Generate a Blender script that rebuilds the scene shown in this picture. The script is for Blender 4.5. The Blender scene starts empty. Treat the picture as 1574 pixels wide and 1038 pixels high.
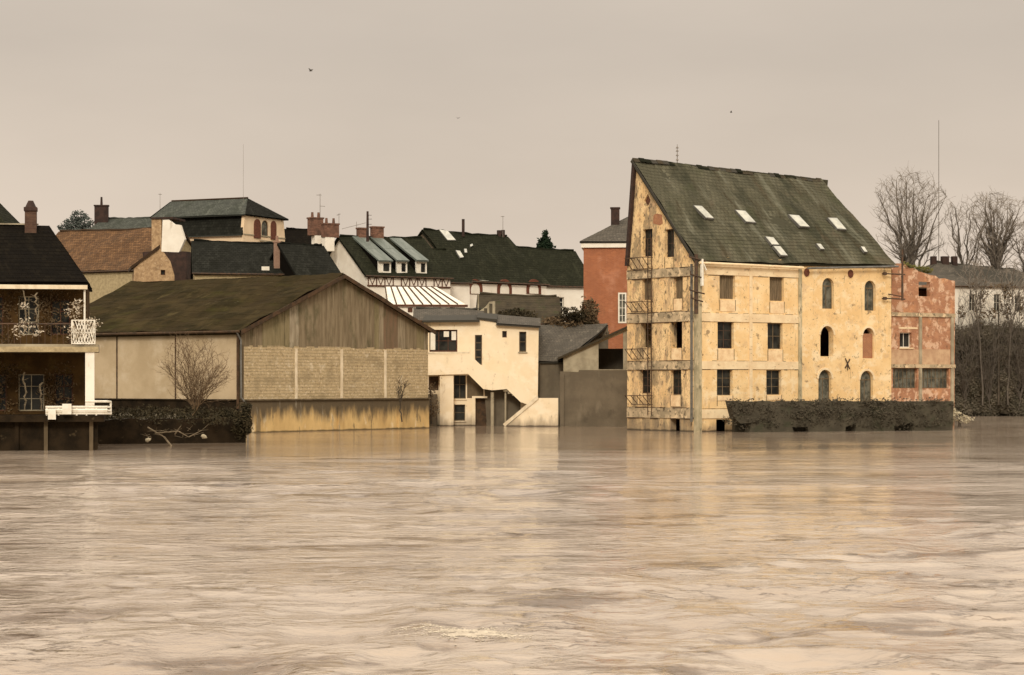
import bpy, bmesh, math, random
import numpy as np
from mathutils import Vector, Matrix, noise
from mathutils.geometry import tessellate_polygon
random.seed(7)
S = bpy.context.scene
C = S.collection
R = math.radians

# ------------------------------------------------------------------ camera
F, CX, HY, H = 3400.0, 787.0, 585.0, 3.25      # focal length in photo pixels, centre column, horizon row, eye height
cd = bpy.data.cameras.new('camera'); cam = bpy.data.objects.new('camera', cd); C.objects.link(cam)
cam.location = (0, 0, H); cam.rotation_euler = (R(90), 0, 0)
cd.sensor_fit = 'HORIZONTAL'; cd.sensor_width = 36; cd.lens = 36*F/1574
cd.shift_y = (HY-519)/1574
cd.clip_start = .5; cd.clip_end = 6000
S.camera = cam

# ------------------------------------------------------------------ light
SUN_EL, SUN_AZ = 32, 186          # degrees; azimuth counted clockwise from +Y (186: behind the camera, slightly left)
W = bpy.data.worlds.new('World'); S.world = W; W.use_nodes = True
nt = W.node_tree; nt.nodes.clear()
def N(t, k, **kw):
    n = t.nodes.new(k)
    for a, b in kw.items(): setattr(n, a, b)
    return n
out = N(nt, 'ShaderNodeOutputWorld'); bg = N(nt, 'ShaderNodeBackground')
sky = N(nt, 'ShaderNodeTexSky', sky_type='NISHITA', sun_disc=False, sun_elevation=R(SUN_EL), sun_rotation=R(SUN_AZ), air_density=1.5, dust_density=5.0)
tc = N(nt, 'ShaderNodeTexCoord'); sp = N(nt, 'ShaderNodeSeparateXYZ'); nt.links.new(tc.outputs['Generated'], sp.inputs[0])
ramp = N(nt, 'ShaderNodeValToRGB'); nt.links.new(sp.outputs['Z'], ramp.inputs[0])
SKY = [(0.0, (.70, .59, .475)), (.05, (.675, .563, .46)), (.10, (.585, .493, .408)), (.15, (.52, .442, .37)), (.22, (.54, .46, .38)), (.45, (.98, .87, .73)), (1.0, (1.8, 1.61, 1.37))]
el = ramp.color_ramp.elements
while len(el) < len(SKY): el.new(.5)
for e, (p, c) in zip(el, SKY): e.position = p; e.color = (*c, 1)
mp = N(nt, 'ShaderNodeMapping'); mp.inputs['Scale'].default_value = (2.2, 2.2, 7); nt.links.new(tc.outputs['Generated'], mp.inputs[0])
nz = N(nt, 'ShaderNodeTexNoise'); nz.inputs['Scale'].default_value = 1.2; nz.inputs['Detail'].default_value = 7; nt.links.new(mp.outputs[0], nz.inputs[0])
mr = N(nt, 'ShaderNodeMapRange'); mr.inputs[1].default_value = .3; mr.inputs[2].default_value = .7; mr.inputs[3].default_value = .885; mr.inputs[4].default_value = 1.09
nt.links.new(nz.outputs[0], mr.inputs[0])
mul = N(nt, 'ShaderNodeVectorMath', operation='SCALE'); nt.links.new(ramp.outputs[0], mul.inputs[0]); nt.links.new(mr.outputs[0], mul.inputs['Scale'])
sk = N(nt, 'ShaderNodeVectorMath', operation='SCALE'); sk.inputs['Scale'].default_value = .10; nt.links.new(sky.outputs[0], sk.inputs[0])
mix = N(nt, 'ShaderNodeMix', data_type='RGBA'); mix.inputs[0].default_value = .93     # a closed cloud deck over the clear sky
nt.links.new(sk.outputs[0], mix.inputs[6]); nt.links.new(mul.outputs[0], mix.inputs[7])
nt.links.new(mix.outputs[2], bg.inputs[0]); bg.inputs[1].default_value = 1.0
nt.links.new(bg.outputs[0], out.inputs[0])

sl = bpy.data.lights.new('sun', 'SUN'); sun = bpy.data.objects.new('sun', sl); C.objects.link(sun)
sl.energy = 1.5; sl.angle = R(14); sl.color = (1, .92, .79)
a, e_ = R(SUN_AZ), R(SUN_EL)
sd = Vector((math.sin(a)*math.cos(e_), math.cos(a)*math.cos(e_), math.sin(e_)))
sun.rotation_euler = sd.to_track_quat('Z', 'Y').to_euler()
vs = S.view_settings
vs.view_transform = 'Standard'; vs.look = 'None'; vs.exposure = .27; vs.gamma = 1; vs.use_curve_mapping = False

# ------------------------------------------------------------------ materials
def mat(name, c1, c2, scale=1.0, stretch=(1, 1, 1), rough=.85, bump=.3, bscale=12, layers=(), brick=None, uv=False, spec=.3, metal=0, low=.35, high=.65):
    """two-tone noise, optional bricks, then stain layers (colour, scale vec, lo, hi, strength) or ('z', colour, z0, z1, strength)"""
    m = bpy.data.materials.new(name); m.use_nodes = True; t = m.node_tree; t.nodes.clear()
    o = N(t, 'ShaderNodeOutputMaterial'); b = N(t, 'ShaderNodeBsdfPrincipled'); t.links.new(b.outputs[0], o.inputs[0])
    tc = N(t, 'ShaderNodeTexCoord'); src = tc.outputs['UV' if uv else 'Object']
    def nz(vec, sc, det=5, ro=.6):
        mp = N(t, 'ShaderNodeMapping'); mp.inputs['Scale'].default_value = vec; t.links.new(src, mp.inputs[0])
        n = N(t, 'ShaderNodeTexNoise'); n.inputs['Scale'].default_value = sc; n.inputs['Detail'].default_value = det; n.inputs['Roughness'].default_value = ro
        t.links.new(mp.outputs[0], n.inputs[0]); return n.outputs[0]
    def rng(v, lo, hi, a=0, bb=1):
        r = N(t, 'ShaderNodeMapRange', interpolation_type='SMOOTHSTEP'); t.links.new(v, r.inputs[0])
        r.inputs[1].default_value = lo; r.inputs[2].default_value = hi; r.inputs[3].default_value = a; r.inputs[4].default_value = bb; return r.outputs[0]
    def mx(f, A, B):
        x = N(t, 'ShaderNodeMix', data_type='RGBA')
        for s, v in ((0, f), (6, A), (7, B)):
            if isinstance(v, (int, float)): x.inputs[s].default_value = v
            elif isinstance(v, tuple): x.inputs[s].default_value = (*v, 1)
            else: t.links.new(v, x.inputs[s])
        return x.outputs[2]
    col = mx(rng(nz(stretch, scale), low, high), c1, c2)
    height = None
    if brick:
        bw, bh, cb, mort, axis = brick      # brick size in metres, second colour, mortar colour, axis of the wall ('x', 'y' or 'uv')
        sp = N(t, 'ShaderNodeSeparateXYZ'); t.links.new(src, sp.inputs[0]); cv = N(t, 'ShaderNodeCombineXYZ')
        if axis == 'uv': t.links.new(sp.outputs[0], cv.inputs[0]); t.links.new(sp.outputs[1], cv.inputs[1])
        else:
            ad = N(t, 'ShaderNodeMath', operation='ADD'); t.links.new(sp.outputs[0], ad.inputs[0]); t.links.new(sp.outputs[1], ad.inputs[1])
            t.links.new(ad.outputs[0], cv.inputs[0]); t.links.new(sp.outputs[2], cv.inputs[1])
        bt = N(t, 'ShaderNodeTexBrick'); t.links.new(cv.outputs[0], bt.inputs[0])
        bt.inputs['Scale'].default_value = 1; bt.inputs['Brick Width'].default_value = bw; bt.inputs['Row Height'].default_value = bh
        bt.inputs['Mortar Size'].default_value = bh*.07; bt.inputs['Mortar Smooth'].default_value = .3
        bt.inputs['Color1'].default_value = (1, 1, 1, 1); bt.inputs['Color2'].default_value = (0, 0, 0, 1); bt.inputs['Mortar'].default_value = (.5, .5, .5, 1)
        col = mx(rng(bt.outputs[0], 0, 1, 0, .75), col, cb)
        col = mx(bt.outputs['Fac'], col, mort); height = bt.outputs['Fac']
    for L in layers:
        if L[0] in ('z', 'zt'):
            kd, c, z0, z1, st = L
            sp = N(t, 'ShaderNodeSeparateXYZ'); t.links.new(tc.outputs['Object'], sp.inputs[0])
            ad = N(t, 'ShaderNodeMath', operation='MULTIPLY_ADD'); t.links.new(nz((1, 1, .25), 1.7, 6), ad.inputs[0]); ad.inputs[1].default_value = (z1-z0)*2.2
            t.links.new(sp.outputs[2], ad.inputs[2])
            f = rng(ad.outputs[0], z0+(z1-z0)*1.1, z1+(z1-z0)*1.1, *((st, 0) if kd == 'z' else (0, st)))
            col = mx(f, col, c)
        else:
            c, vec, lo, hi, st = L
            col = mx(rng(nz(vec, 1, 6, .65), lo, hi, 0, st), col, c)
    t.links.new(col, b.inputs['Base Color'])
    b.inputs['Roughness'].default_value = rough; b.inputs['Specular IOR Level'].default_value = spec; b.inputs['Metallic'].default_value = metal
    if bump:
        bp = N(t, 'ShaderNodeBump'); bp.inputs['Strength'].default_value = bump; bp.inputs['Distance'].default_value = .03
        h = nz((1, 1, 1), bscale, 5)
        if height is not None:
            su = N(t, 'ShaderNodeMath', operation='SUBTRACT'); t.links.new(h, su.inputs[0]); t.links.new(height, su.inputs[1]); h = su.outputs[0]
        t.links.new(h, bp.inputs['Height']); t.links.new(bp.outputs[0], b.inputs['Normal'])
    return m

M = {}
GRIME = (.16, .12, .07)
M['mill'] = mat('ochre_render', (.85, .62, .33), (.77, .52, .245), .7, layers=[((.88, .72, .47), (.8, .8, 1.1), .5, .62, .7), ((.60, .42, .24), (.9, .9, 1.3), .54, .64, .6), ((.26, .18, .10), (1.6, 1.6, 2.0), .59, .65, .8), ((.14, .10, .06), (8, 8, 6), .60, .66, .7), ((.34, .24, .14), (3.2, 3.2, .4), .58, .68, .5), ((.36, .24, .13), (5, 5, 4), .62, .68, .35), ((.13, .09, .055), (3, 3, 2.6), .65, .69, .8), ('z', (.30, .21, .12), 0, .8, .75), ('z', (.06, .045, .03), 0, .12, .9)], bscale=6, bump=.5)
M['mill_gable'] = mat('ochre_render_weathered', (.85, .62, .33), (.76, .51, .245), .7, layers=[((.22, .165, .10), (.75, .75, .42), .52, .60, .75), ((.62, .40, .22), (1.8, 1.8, 1.8), .56, .62, .7), ((.50, .35, .20), (1.2, 1.2, .7), .50, .66, .75), ((.40, .27, .15), (6, 6, 4), .56, .66, .7), ((.30, .21, .13), (3, 3, .45), .54, .66, .6), ((.10, .075, .05), (3.0, 3.0, 1.6), .56, .63, .85), ((.09, .07, .05), (9, 9, 5), .57, .64, .8), ('z', (.22, .17, .11), 0, 2.6, .8), ('z', (.06, .045, .03), 0, .12, .9)], bscale=6, bump=.5)
M['beam'] = mat('pale_concrete_beam', (.84, .68, .44), (.74, .56, .34), 1.2, layers=[((.33, .24, .14), (2.5, 2.5, 6), .58, .68, .8)], bscale=8)
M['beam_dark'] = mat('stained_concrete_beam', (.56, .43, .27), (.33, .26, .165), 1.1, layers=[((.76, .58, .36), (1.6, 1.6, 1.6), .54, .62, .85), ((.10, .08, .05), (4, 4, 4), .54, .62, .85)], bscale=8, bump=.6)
M['pilaster'] = mat('mossy_concrete_post', (.50, .42, .27), (.30, .26, .16), 2.2, stretch=(1, 1, .4), layers=[((.74, .60, .38), (2, 2, .8), .52, .66, .8), ((.12, .10, .06), (5, 5, 2), .58, .66, .8)], bscale=8)
M['spandrel'] = mat('spandrel_plaster', (.86, .66, .40), (.70, .48, .27), 2.0, layers=[((.27, .19, .12), (5, 5, 3), .62, .7, .7)])
SL = (.3, .2)
M['mill_roof'] = mat('mossy_slate', (.080, .074, .047), (.125, .115, .076), .5, stretch=(1.3, .3, 1), uv=True, rough=.9, bump=.6, bscale=9, spec=.08,
    brick=(.34, .33, (.078, .073, .048), (.062, .058, .038), 'uv'),
    layers=[((.030, .031, .019), (.42, .13, 1), .46, .62, .8), ((.045, .035, .018), (.8, .16, 1), .52, .66, .7), ((.17, .165, .12), (.75, .12, 1), .53, .66, .75), ((.058, .060, .030), (.3, .3, 1), .5, .66, .5), ((.24, .235, .19), (3.5, 1.6, 1), .67, .73, .6), ((.11, .085, .055), (.5, .35, 1), .56, .7, .5)])
def slate(name, a, b, moss, mk=.6, brick=(.3, .28)):
    return mat(name, a, b, .6, stretch=(1, .5, 1), uv=True, rough=.92, bump=.5, bscale=9, spec=.06, brick=(brick[0], brick[1], tuple(x*.7 for x in a), tuple(x*.6 for x in a), 'uv'),
        layers=[(moss, (.6, .22, 1), .46, .62, mk), (tuple(x*1.7 for x in b), (.9, .2, 1), .55, .70, .55), (tuple(x*2.6 for x in b), (3, 1.4, 1), .66, .74, .45)])
M['slate_dark'] = slate('dark_slate', (.018, .018, .014), (.031, .031, .025), (.009, .009, .006))
M['slate_grey'] = slate('grey_slate', (.075, .08, .068), (.11, .115, .095), (.035, .04, .03), .6)
M['slate_green'] = slate('green_slate', (.020, .021, .012), (.032, .032, .019), (.014, .015, .008))
M['slate_black'] = slate('sooty_slate', (.008, .006, .004), (.013, .010, .006), (.005, .004, .003), .6)
M['hangar_roof'] = mat('mossy_sheet_roof', (.032, .023, .011), (.052, .038, .017), .35, uv=True, rough=.97, bump=.9, bscale=5, spec=.03,
    layers=[((.020, .016, .007), (.35, .30, 1), .44, .60, .85), ((.082, .064, .028), (.9, .45, 1), .57, .70, .6), ((.045, .040, .012), (.25, .5, 1), .52, .66, .5), ((.16, .14, .10), (2.2, 1.3, 1), .66, .73, .5)])
M['moss_roof'] = mat('brown_mossy_roof', (.035, .026, .014), (.058, .044, .024), 1.2, uv=True, rough=.9, bump=.8, bscale=6, layers=[((.035, .042, .012), (.7, .7, 1), .5, .66, .6), ((.09, .075, .05), (3, 3, 1), .62, .72, .5)])
M['tile_brown'] = mat('old_brown_tiles', (.13, .065, .025), (.20, .105, .045), .8, uv=True, rough=.9, bump=.7, bscale=7, brick=(.25, .22, (.085, .042, .018), (.04, .022, .01), 'uv'),
    layers=[((.06, .034, .016), (.7, .5, 1), .5, .68, .75), ((.28, .17, .09), (1.5, .8, 1), .62, .72, .6)])
M['tile_grey'] = mat('grey_lichen_tiles', (.13, .11, .085), (.075, .064, .05), 1.2, uv=True, rough=.9, bump=.6, bscale=7, brick=(.3, .25, (.08, .07, .055), (.045, .04, .03), 'uv'), layers=[((.25, .22, .17), (2.5, 1.2, 1), .58, .72, .6)])
M['zinc'] = mat('weathered_zinc', (.10, .12, .10), (.17, .19, .165), .8, uv=True, stretch=(2, .3, 1), rough=.5, bump=.2, layers=[((.05, .06, .045), (1.5, .3, 1), .55, .7, .6)])
M['panel_wall'] = mat('buff_panel', (.50, .39, .25), (.42, .32, .195), .5, layers=[((.58, .48, .34), (.6, .6, .8), .5, .7, .6), ((.28, .20, .115), (1.5, 1.5, .5), .58, .74, .5)], bscale=5)
M['block'] = mat('rough_block', (.54, .42, .245), (.40, .30, .165), 3.2, brick=(.5, .2, (.50, .39, .23), (.42, .325, .19), 'wall'), layers=[((.68, .56, .38), (6, 6, 7), .54, .62, .8), ((.20, .14, .075), (6, 6, 8), .56, .62, .8), ((.30, .23, .13), (.45, .45, .8), .50, .64, .7), ((.70, .60, .43), (1.3, 1.3, 1.3), .57, .66, .6)], bscale=14, bump=1)
M['base_ochre'] = mat('ochre_base_wall', (.66, .46, .20), (.54, .36, .15), 1.0, stretch=(1, 1, .35), layers=[((.74, .60, .38), (1.6, 1.6, .6), .56, .66, .8), ((.19, .14, .075), (1.1, 1.1, .3), .56, .64, .85), ('zt', (.10, .075, .045), .45, 1.55, .97), ((.30, .26, .19), (2.5, 2.5, .35), .60, .68, .7), ('z', (.10, .07, .035), .0, .10, .9)], bscale=7, bump=.6)
M['base_soot'] = mat('sooty_wall_top', (.09, .065, .035), (.15, .11, .065), 1.4, stretch=(1, 1, .3), layers=[((.30, .22, .12), (1.6, 1.6, .4), .62, .74, .7)], bscale=7, bump=.6)  # soot on the ledge; also colours the painted stair shadow
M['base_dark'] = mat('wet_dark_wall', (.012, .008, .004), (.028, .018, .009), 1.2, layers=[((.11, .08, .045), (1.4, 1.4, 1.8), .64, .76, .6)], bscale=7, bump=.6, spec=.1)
M['pale_pier'] = mat('pale_pier', (.78, .67, .49), (.62, .51, .35), 3, stretch=(1, 1, .5))
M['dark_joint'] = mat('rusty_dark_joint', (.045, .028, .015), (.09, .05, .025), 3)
for i, (a, b) in enumerate([((.25, .195, .12), (.16, .12, .07)), ((.31, .25, .165), (.20, .155, .095)), ((.19, .155, .08), (.25, .20, .11)), ((.20, .125, .075), (.15, .11, .065)), ((.38, .32, .225), (.25, .20, .13))]):
    M['board%d' % i] = mat('weathered_board_%d' % i, a, b, 1.4, stretch=(3, 3, .35), layers=[((.075, .07, .03), (.7, .7, .35), .50, .66, .7), ((.36, .31, .22), (4, 4, .22), .60, .70, .6), ((.07, .055, .03), (6, 6, .3), .58, .68, .7)], bscale=10)
M['cream'] = mat('cream_render', (.88, .74, .53), (.82, .67, .45), .6, layers=[((.93, .82, .64), (.6, .6, .8), .5, .64, .6), ((.55, .42, .27), (1.5, 1.5, .7), .56, .70, .6), ((.33, .25, .16), (3, 3, 1.2), .62, .70, .6), ('z', (.36, .29, .20), .0, .9, .85), ('z', (.07, .05, .035), 0, .10, .9)], bscale=8, bump=.3)
M['white'] = mat('white_render', (.86, .80, .69), (.78, .71, .60), .8, layers=[((.42, .34, .24), (1.8, 1.8, .8), .60, .74, .6)], bscale=8)
M['pale_orange'] = mat('pinkish_render', (.80, .62, .42), (.72, .54, .35), .8, layers=[((.5, .38, .25), (1.8, 1.8, .8), .64, .76, .5)], bscale=8)
M['rubble'] = mat('rubble_masonry', (.46, .31, .17), (.30, .19, .10), 3.5, layers=[((.60, .44, .28), (5, 5, 5), .55, .66, .7), ((.14, .09, .05), (1.2, 1.2, 1.2), .56, .7, .6)], bscale=6, bump=1)
M['rubble_pale'] = mat('pale_rubble', (.44, .35, .20), (.32, .25, .14), 4, layers=[((.19, .15, .09), (3, 3, 3), .58, .7, .7)], bscale=6, bump=1)
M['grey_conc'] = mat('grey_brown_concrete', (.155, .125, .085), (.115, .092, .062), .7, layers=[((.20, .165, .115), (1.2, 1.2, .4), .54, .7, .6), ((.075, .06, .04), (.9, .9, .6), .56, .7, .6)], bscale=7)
M['pale_conc'] = mat('pale_stained_concrete', (.42, .36, .25), (.27, .225, .15), .9, layers=[((.12, .10, .07), (1, 1, .8), .55, .7, .7)], bscale=7)
M['red_wall'] = mat('red_brick', (.42, .15, .065), (.33, .115, .05), .8, brick=(.24, .085, (.30, .10, .045), (.36, .2, .12), 'wall'), layers=[((.52, .25, .15), (.6, .6, .5), .5, .68, .65), ((.22, .10, .05), (.8, .8, .3), .56, .72, .6)], bscale=9)
M['annex_brick'] = mat('salmon_brick', (.54, .27, .145), (.42, .19, .095), 1.0, brick=(.24, .085, (.38, .17, .095), (.45, .29, .19), 'wall'), layers=[((.78, .54, .37), (1.5, 1.5, 1.5), .50, .58, .8), ((.62, .30, .14), (.7, .7, .7), .52, .62, .6), ((.20, .11, .06), (3, 3, 2), .57, .64, .7)], bscale=9, bump=.8)
M['annex_plaster'] = mat('peeling_plaster', (.56, .38, .23), (.44, .27, .16), 1.6, layers=[((.30, .13, .07), (4, 4, 4), .62, .7, .8)], bscale=8)
M['chim'] = mat('chimney_brick', (.25, .12, .075), (.14, .07, .045), 2, brick=(.24, .09, (.10, .045, .028), (.16, .11, .08), 'wall'), bscale=9, layers=[((.05, .03, .02), (1, 1, 1), .5, .7, .6)])
M['chim_pink'] = mat('pale_chimney_brick', (.33, .20, .14), (.22, .12, .08), 2.4, brick=(.24, .09, (.26, .15, .1), (.3, .24, .18), 'wall'), bscale=9)
M['chim_old'] = mat('old_brown_chimney', (.12, .065, .04), (.07, .035, .022), 2, brick=(.24, .09, (.06, .03, .02), (.10, .07, .05), 'wall'))
M['chim_dark'] = mat('sooty_chimney', (.03, .018, .014), (.055, .03, .022), 2)
M['glass'] = mat('dark_glass', (.010, .010, .009), (.035, .034, .028), 1.5, rough=.3, bump=.1, bscale=2, spec=.14)
M['glass_milky'] = mat('milky_glass', (.16, .155, .12), (.05, .05, .038), 2.4, rough=.4, bump=.1, spec=.15)
M['skyglass'] = mat('pale_skylight_glass', (.56, .55, .47), (.40, .40, .35), 2.2, rough=.35, bump=.1, layers=[((.18, .18, .14), (3, 3, 3), .62, .74, .6)])
M['wood_grey'] = mat('grey_boarding', (.20, .145, .085), (.11, .08, .045), 3, stretch=(4, 4, .5), bscale=12)
M['wood_brown'] = mat('brown_timber', (.12, .05, .028), (.075, .032, .018), 3, bscale=12)
M['wood_red'] = mat('red_brown_shutter', (.16, .055, .03), (.10, .035, .02), 3, stretch=(1, 1, 6), bscale=12)
M['brick_fill'] = mat('brick_infill', (.42, .19, .09), (.30, .125, .06), 2, brick=(.24, .085, (.33, .14, .07), (.4, .26, .16), 'wall'))
M['white_paint'] = mat('white_paint', (.82, .78, .68), (.70, .65, .54), 3, rough=.5, bump=.1, layers=[((.42, .35, .25), (5, 5, 5), .62, .74, .5)])
M['white_clean'] = mat('bleached_panel', (.82, .77, .66), (.74, .68, .56), 2, rough=.5, bump=.1)
M['stain'] = mat('sooty_run', (.16, .12, .075), (.25, .19, .12), 4, stretch=(1, 1, .3))
M['iron'] = mat('rusty_iron', (.05, .035, .025), (.10, .055, .03), 5, rough=.7)
M['grey_metal'] = mat('grey_metal', (.20, .19, .17), (.13, .125, .11), 3, rough=.5, metal=.3)
M['far_grey'] = mat('galvanised_pole', (.22, .19, .16), (.18, .155, .13), 3)
M['dark_wood_wall'] = mat('dark_brown_cladding', (.075, .042, .014), (.042, .023, .009), 1.2, layers=[((.12, .09, .03), (.7, .7, .7), .55, .7, .6)], spec=.08)  # brown timber, darkened so its colour also carries the house's deep shade
M['leaf_brown_dark'] = mat('dull_brown_leaves', (.05, .042, .028), (.085, .07, .048), 2, bump=0, spec=.1)
M['bloom'] = mat('pale_dry_foliage', (.62, .54, .42), (.25, .19, .12), 3, bump=0)
M['bark'] = mat('bark', (.085, .065, .045), (.05, .04, .028), 6, stretch=(1, 1, .3), bscale=20)
M['bark_grey'] = mat('grey_bark', (.13, .108, .085), (.085, .07, .055), 6, stretch=(1, 1, .3), bscale=20)
M['twig'] = mat('brown_twigs', (.22, .15, .085), (.15, .10, .055), 4, bump=0)
M['twig_far'] = mat('grey_twigs', (.25, .215, .175), (.19, .16, .13), 4, bump=0)  # grey lightened to put the haze over the far trees into the colour
M['drift'] = mat('bleached_driftwood', (.22, .17, .11), (.13, .10, .06), 5)
M['leaf_dark'] = mat('dark_leaves', (.020, .016, .007), (.045, .034, .016), 2, bump=0, spec=.15)
M['leaf_olive'] = mat('olive_leaves', (.07, .058, .032), (.11, .09, .055), 2, bump=0, spec=.15)
M['leaf_hedge'] = mat('hedge_leaves', (.17, .14, .10), (.115, .10, .07), 1.2, bump=0, spec=.15)  # dark hedge greyed and lifted so its colour carries the haze
M['leaf_brown'] = mat('russet_leaves', (.085, .055, .028), (.13, .09, .05), 2, bump=0, spec=.15)
M['leaf_grey'] = mat('blue_grey_leaves', (.10, .115, .10), (.06, .07, .06), 2, bump=0)
M['conifer'] = mat('conifer_needles', (.010, .020, .010), (.018, .03, .015), 3, bump=0, spec=.1)
M['reed'] = mat('bleached_reeds', (.46, .40, .28), (.33, .28, .18), 3, bump=0)
M['overgrown'] = mat('ivy_dark_wall', (.050, .042, .028), (.075, .064, .043), 1.4, layers=[((.04, .042, .022), (.8, .8, 1.2), .5, .66, .7), ((.13, .115, .085), (2, 2, 2), .62, .74, .5)], bscale=5, bump=1)
M['earth'] = mat('damp_earth', (.06, .048, .028), (.10, .08, .048), .4, layers=[((.06, .065, .025), (.2, .2, .2), .5, .65, .7)], bscale=3, bump=.8)
M['bird'] = mat('bird_feathers', (.05, .045, .04), (.08, .07, .06), 9)

# ------------------------------------------------------------------ objects, frames, shapes
def obj(name, bm, m, parent=None, smooth=False, label=None, stuff=False):
    me = bpy.data.meshes.new(name)
    if isinstance(bm, bmesh.types.BMesh): bm.to_mesh(me); bm.free()
    else: me.from_pydata(bm[0], [], bm[1])
    if m: me.materials.append(m if not isinstance(m, str) else M[m])
    if smooth:
        for p in me.polygons: p.use_smooth = True
    o = bpy.data.objects.new(name, me); C.objects.link(o); o.parent = parent
    if label: o['label'] = label
    if stuff: o['kind'] = 'stuff'
    return o
def tag(o, label, cat, group=None):
    o['label'] = label; o['category'] = cat
    if group: o['group'] = group
    return o
def thing(name, label, cat, x, y, z=0, rz=0, group=None):
    o = bpy.data.objects.new(name, None); C.objects.link(o); o.location = (x, y, z); o.rotation_euler = (0, 0, rz); o.empty_display_size = .5
    return tag(o, label, cat, group)
def X(px, Y): return (px-CX)/F*Y
def Z(py, Y): return H+(HY-py)/F*Y

class Frame:
    """local frame of a building: x along the front wall, y into the building, z up; converts photo pixels on a given plane"""
    def __init__(s, px, Y, th): s.x = X(px, Y); s.y = Y; s.th = th; s.c = math.cos(th); s.s = math.sin(th)
    def loc(s, p): dx, dy = p[0]-s.x, p[1]-s.y; return Vector((dx*s.c+dy*s.s, -dx*s.s+dy*s.c, p[2]))
    def ray(s, px, py):
        o = s.loc((0, 0, H)); q = s.loc((X(px, 1), 1, Z(py, 1))); return o, q-o
    def hit(s, px, py, p0, n):
        o, d = s.ray(px, py); n = Vector(n); return o+d*((Vector(p0)-o).dot(n)/d.dot(n))
    def f(s, px, py, v=0): p = s.hit(px, py, (0, v, 0), (0, 1, 0)); return p.x, p.z
    def g(s, px, py, u=0): p = s.hit(px, py, (u, 0, 0), (1, 0, 0)); return p.y, p.z
    def root(s, name, label, cat, group=None): return thing(name, label, cat, s.x, s.y, 0, s.th, group)

class Face:
    """a wall plane of a frame: 'f' front walls (outside is -y), 'g' left side walls (outside is -x)"""
    def __init__(s, mode, off=0): s.mode = mode; s.off = off
    def p(s, u, d, z): return Vector((u, s.off+d, z)) if s.mode == 'f' else Vector((s.off+d, u, z))
FR = Face('f')
def hexa(bm, c):
    v = [bm.verts.new(p) for p in c]
    for q in ((0, 1, 2, 3), (7, 6, 5, 4), (0, 4, 5, 1), (1, 5, 6, 2), (2, 6, 7, 3), (3, 7, 4, 0)): bm.faces.new([v[i] for i in q])
def box(bm, x0, x1, y0, y1, z0, z1, face=None):
    P = face.p if face else (lambda a, b, c: Vector((a, b, c)))
    hexa(bm, [P(x0, y0, z0), P(x1, y0, z0), P(x1, y1, z0), P(x0, y1, z0), P(x0, y0, z1), P(x1, y0, z1), P(x1, y1, z1), P(x0, y1, z1)])
def fin(bm): bmesh.ops.recalc_face_normals(bm, faces=bm.faces); return bm
def bxo(name, m, parent, *a, face=None, **k):
    bm = bmesh.new(); box(bm, *a, face=face); return obj(name, fin(bm), m, parent, **k)
def slab(face, outer, holes, d0, d1):
    """flat wall of real thickness with openings"""
    loops = [outer]+holes; bm = bmesh.new(); pts = [p for L in loops for p in L]
    tris = tessellate_polygon([[Vector((p[0], p[1], 0)) for p in L] for L in loops])
    A = [bm.verts.new(face.p(p[0], d0, p[1])) for p in pts]; B = [bm.verts.new(face.p(p[0], d1, p[1])) for p in pts]
    for t in tris:
        try: bm.faces.new([A[i] for i in t]); bm.faces.new([B[i] for i in reversed(t)])
        except ValueError: pass
    k = 0
    for L in loops:
        n = len(L)
        for i in range(n):
            a, b = k+i, k+(i+1) % n
            bm.faces.new([A[a], A[b], B[b], B[a]])
        k += n
    return fin(bm)
def rect(u0, u1, z0, z1): return [(u0, z0), (u1, z0), (u1, z1), (u0, z1)]
def arch(u0, u1, z0, z1, n=8):
    r = (u1-u0)/2; c = (u0+u1)/2
    return [(u0, z0), (u1, z0)]+[(c+r*math.cos(math.pi*i/n), z1-r+r*math.sin(math.pi*i/n)) for i in range(n+1)]
def tube(bm, a, b, r0, r1=None, n=6):
    a, b = Vector(a), Vector(b); r1 = r0 if r1 is None else r1; d = (b-a).normalized()
    s = d.orthogonal().normalized(); t = d.cross(s); A = []; B = []
    for i in range(n):
        w = s*math.cos(2*math.pi*i/n)+t*math.sin(2*math.pi*i/n); A.append(bm.verts.new(a+w*r0)); B.append(bm.verts.new(b+w*r1))
    for i in range(n): bm.faces.new([A[i], A[(i+1) % n], B[(i+1) % n], B[i]])
    bm.faces.new(A[::-1]); bm.faces.new(B)
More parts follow.
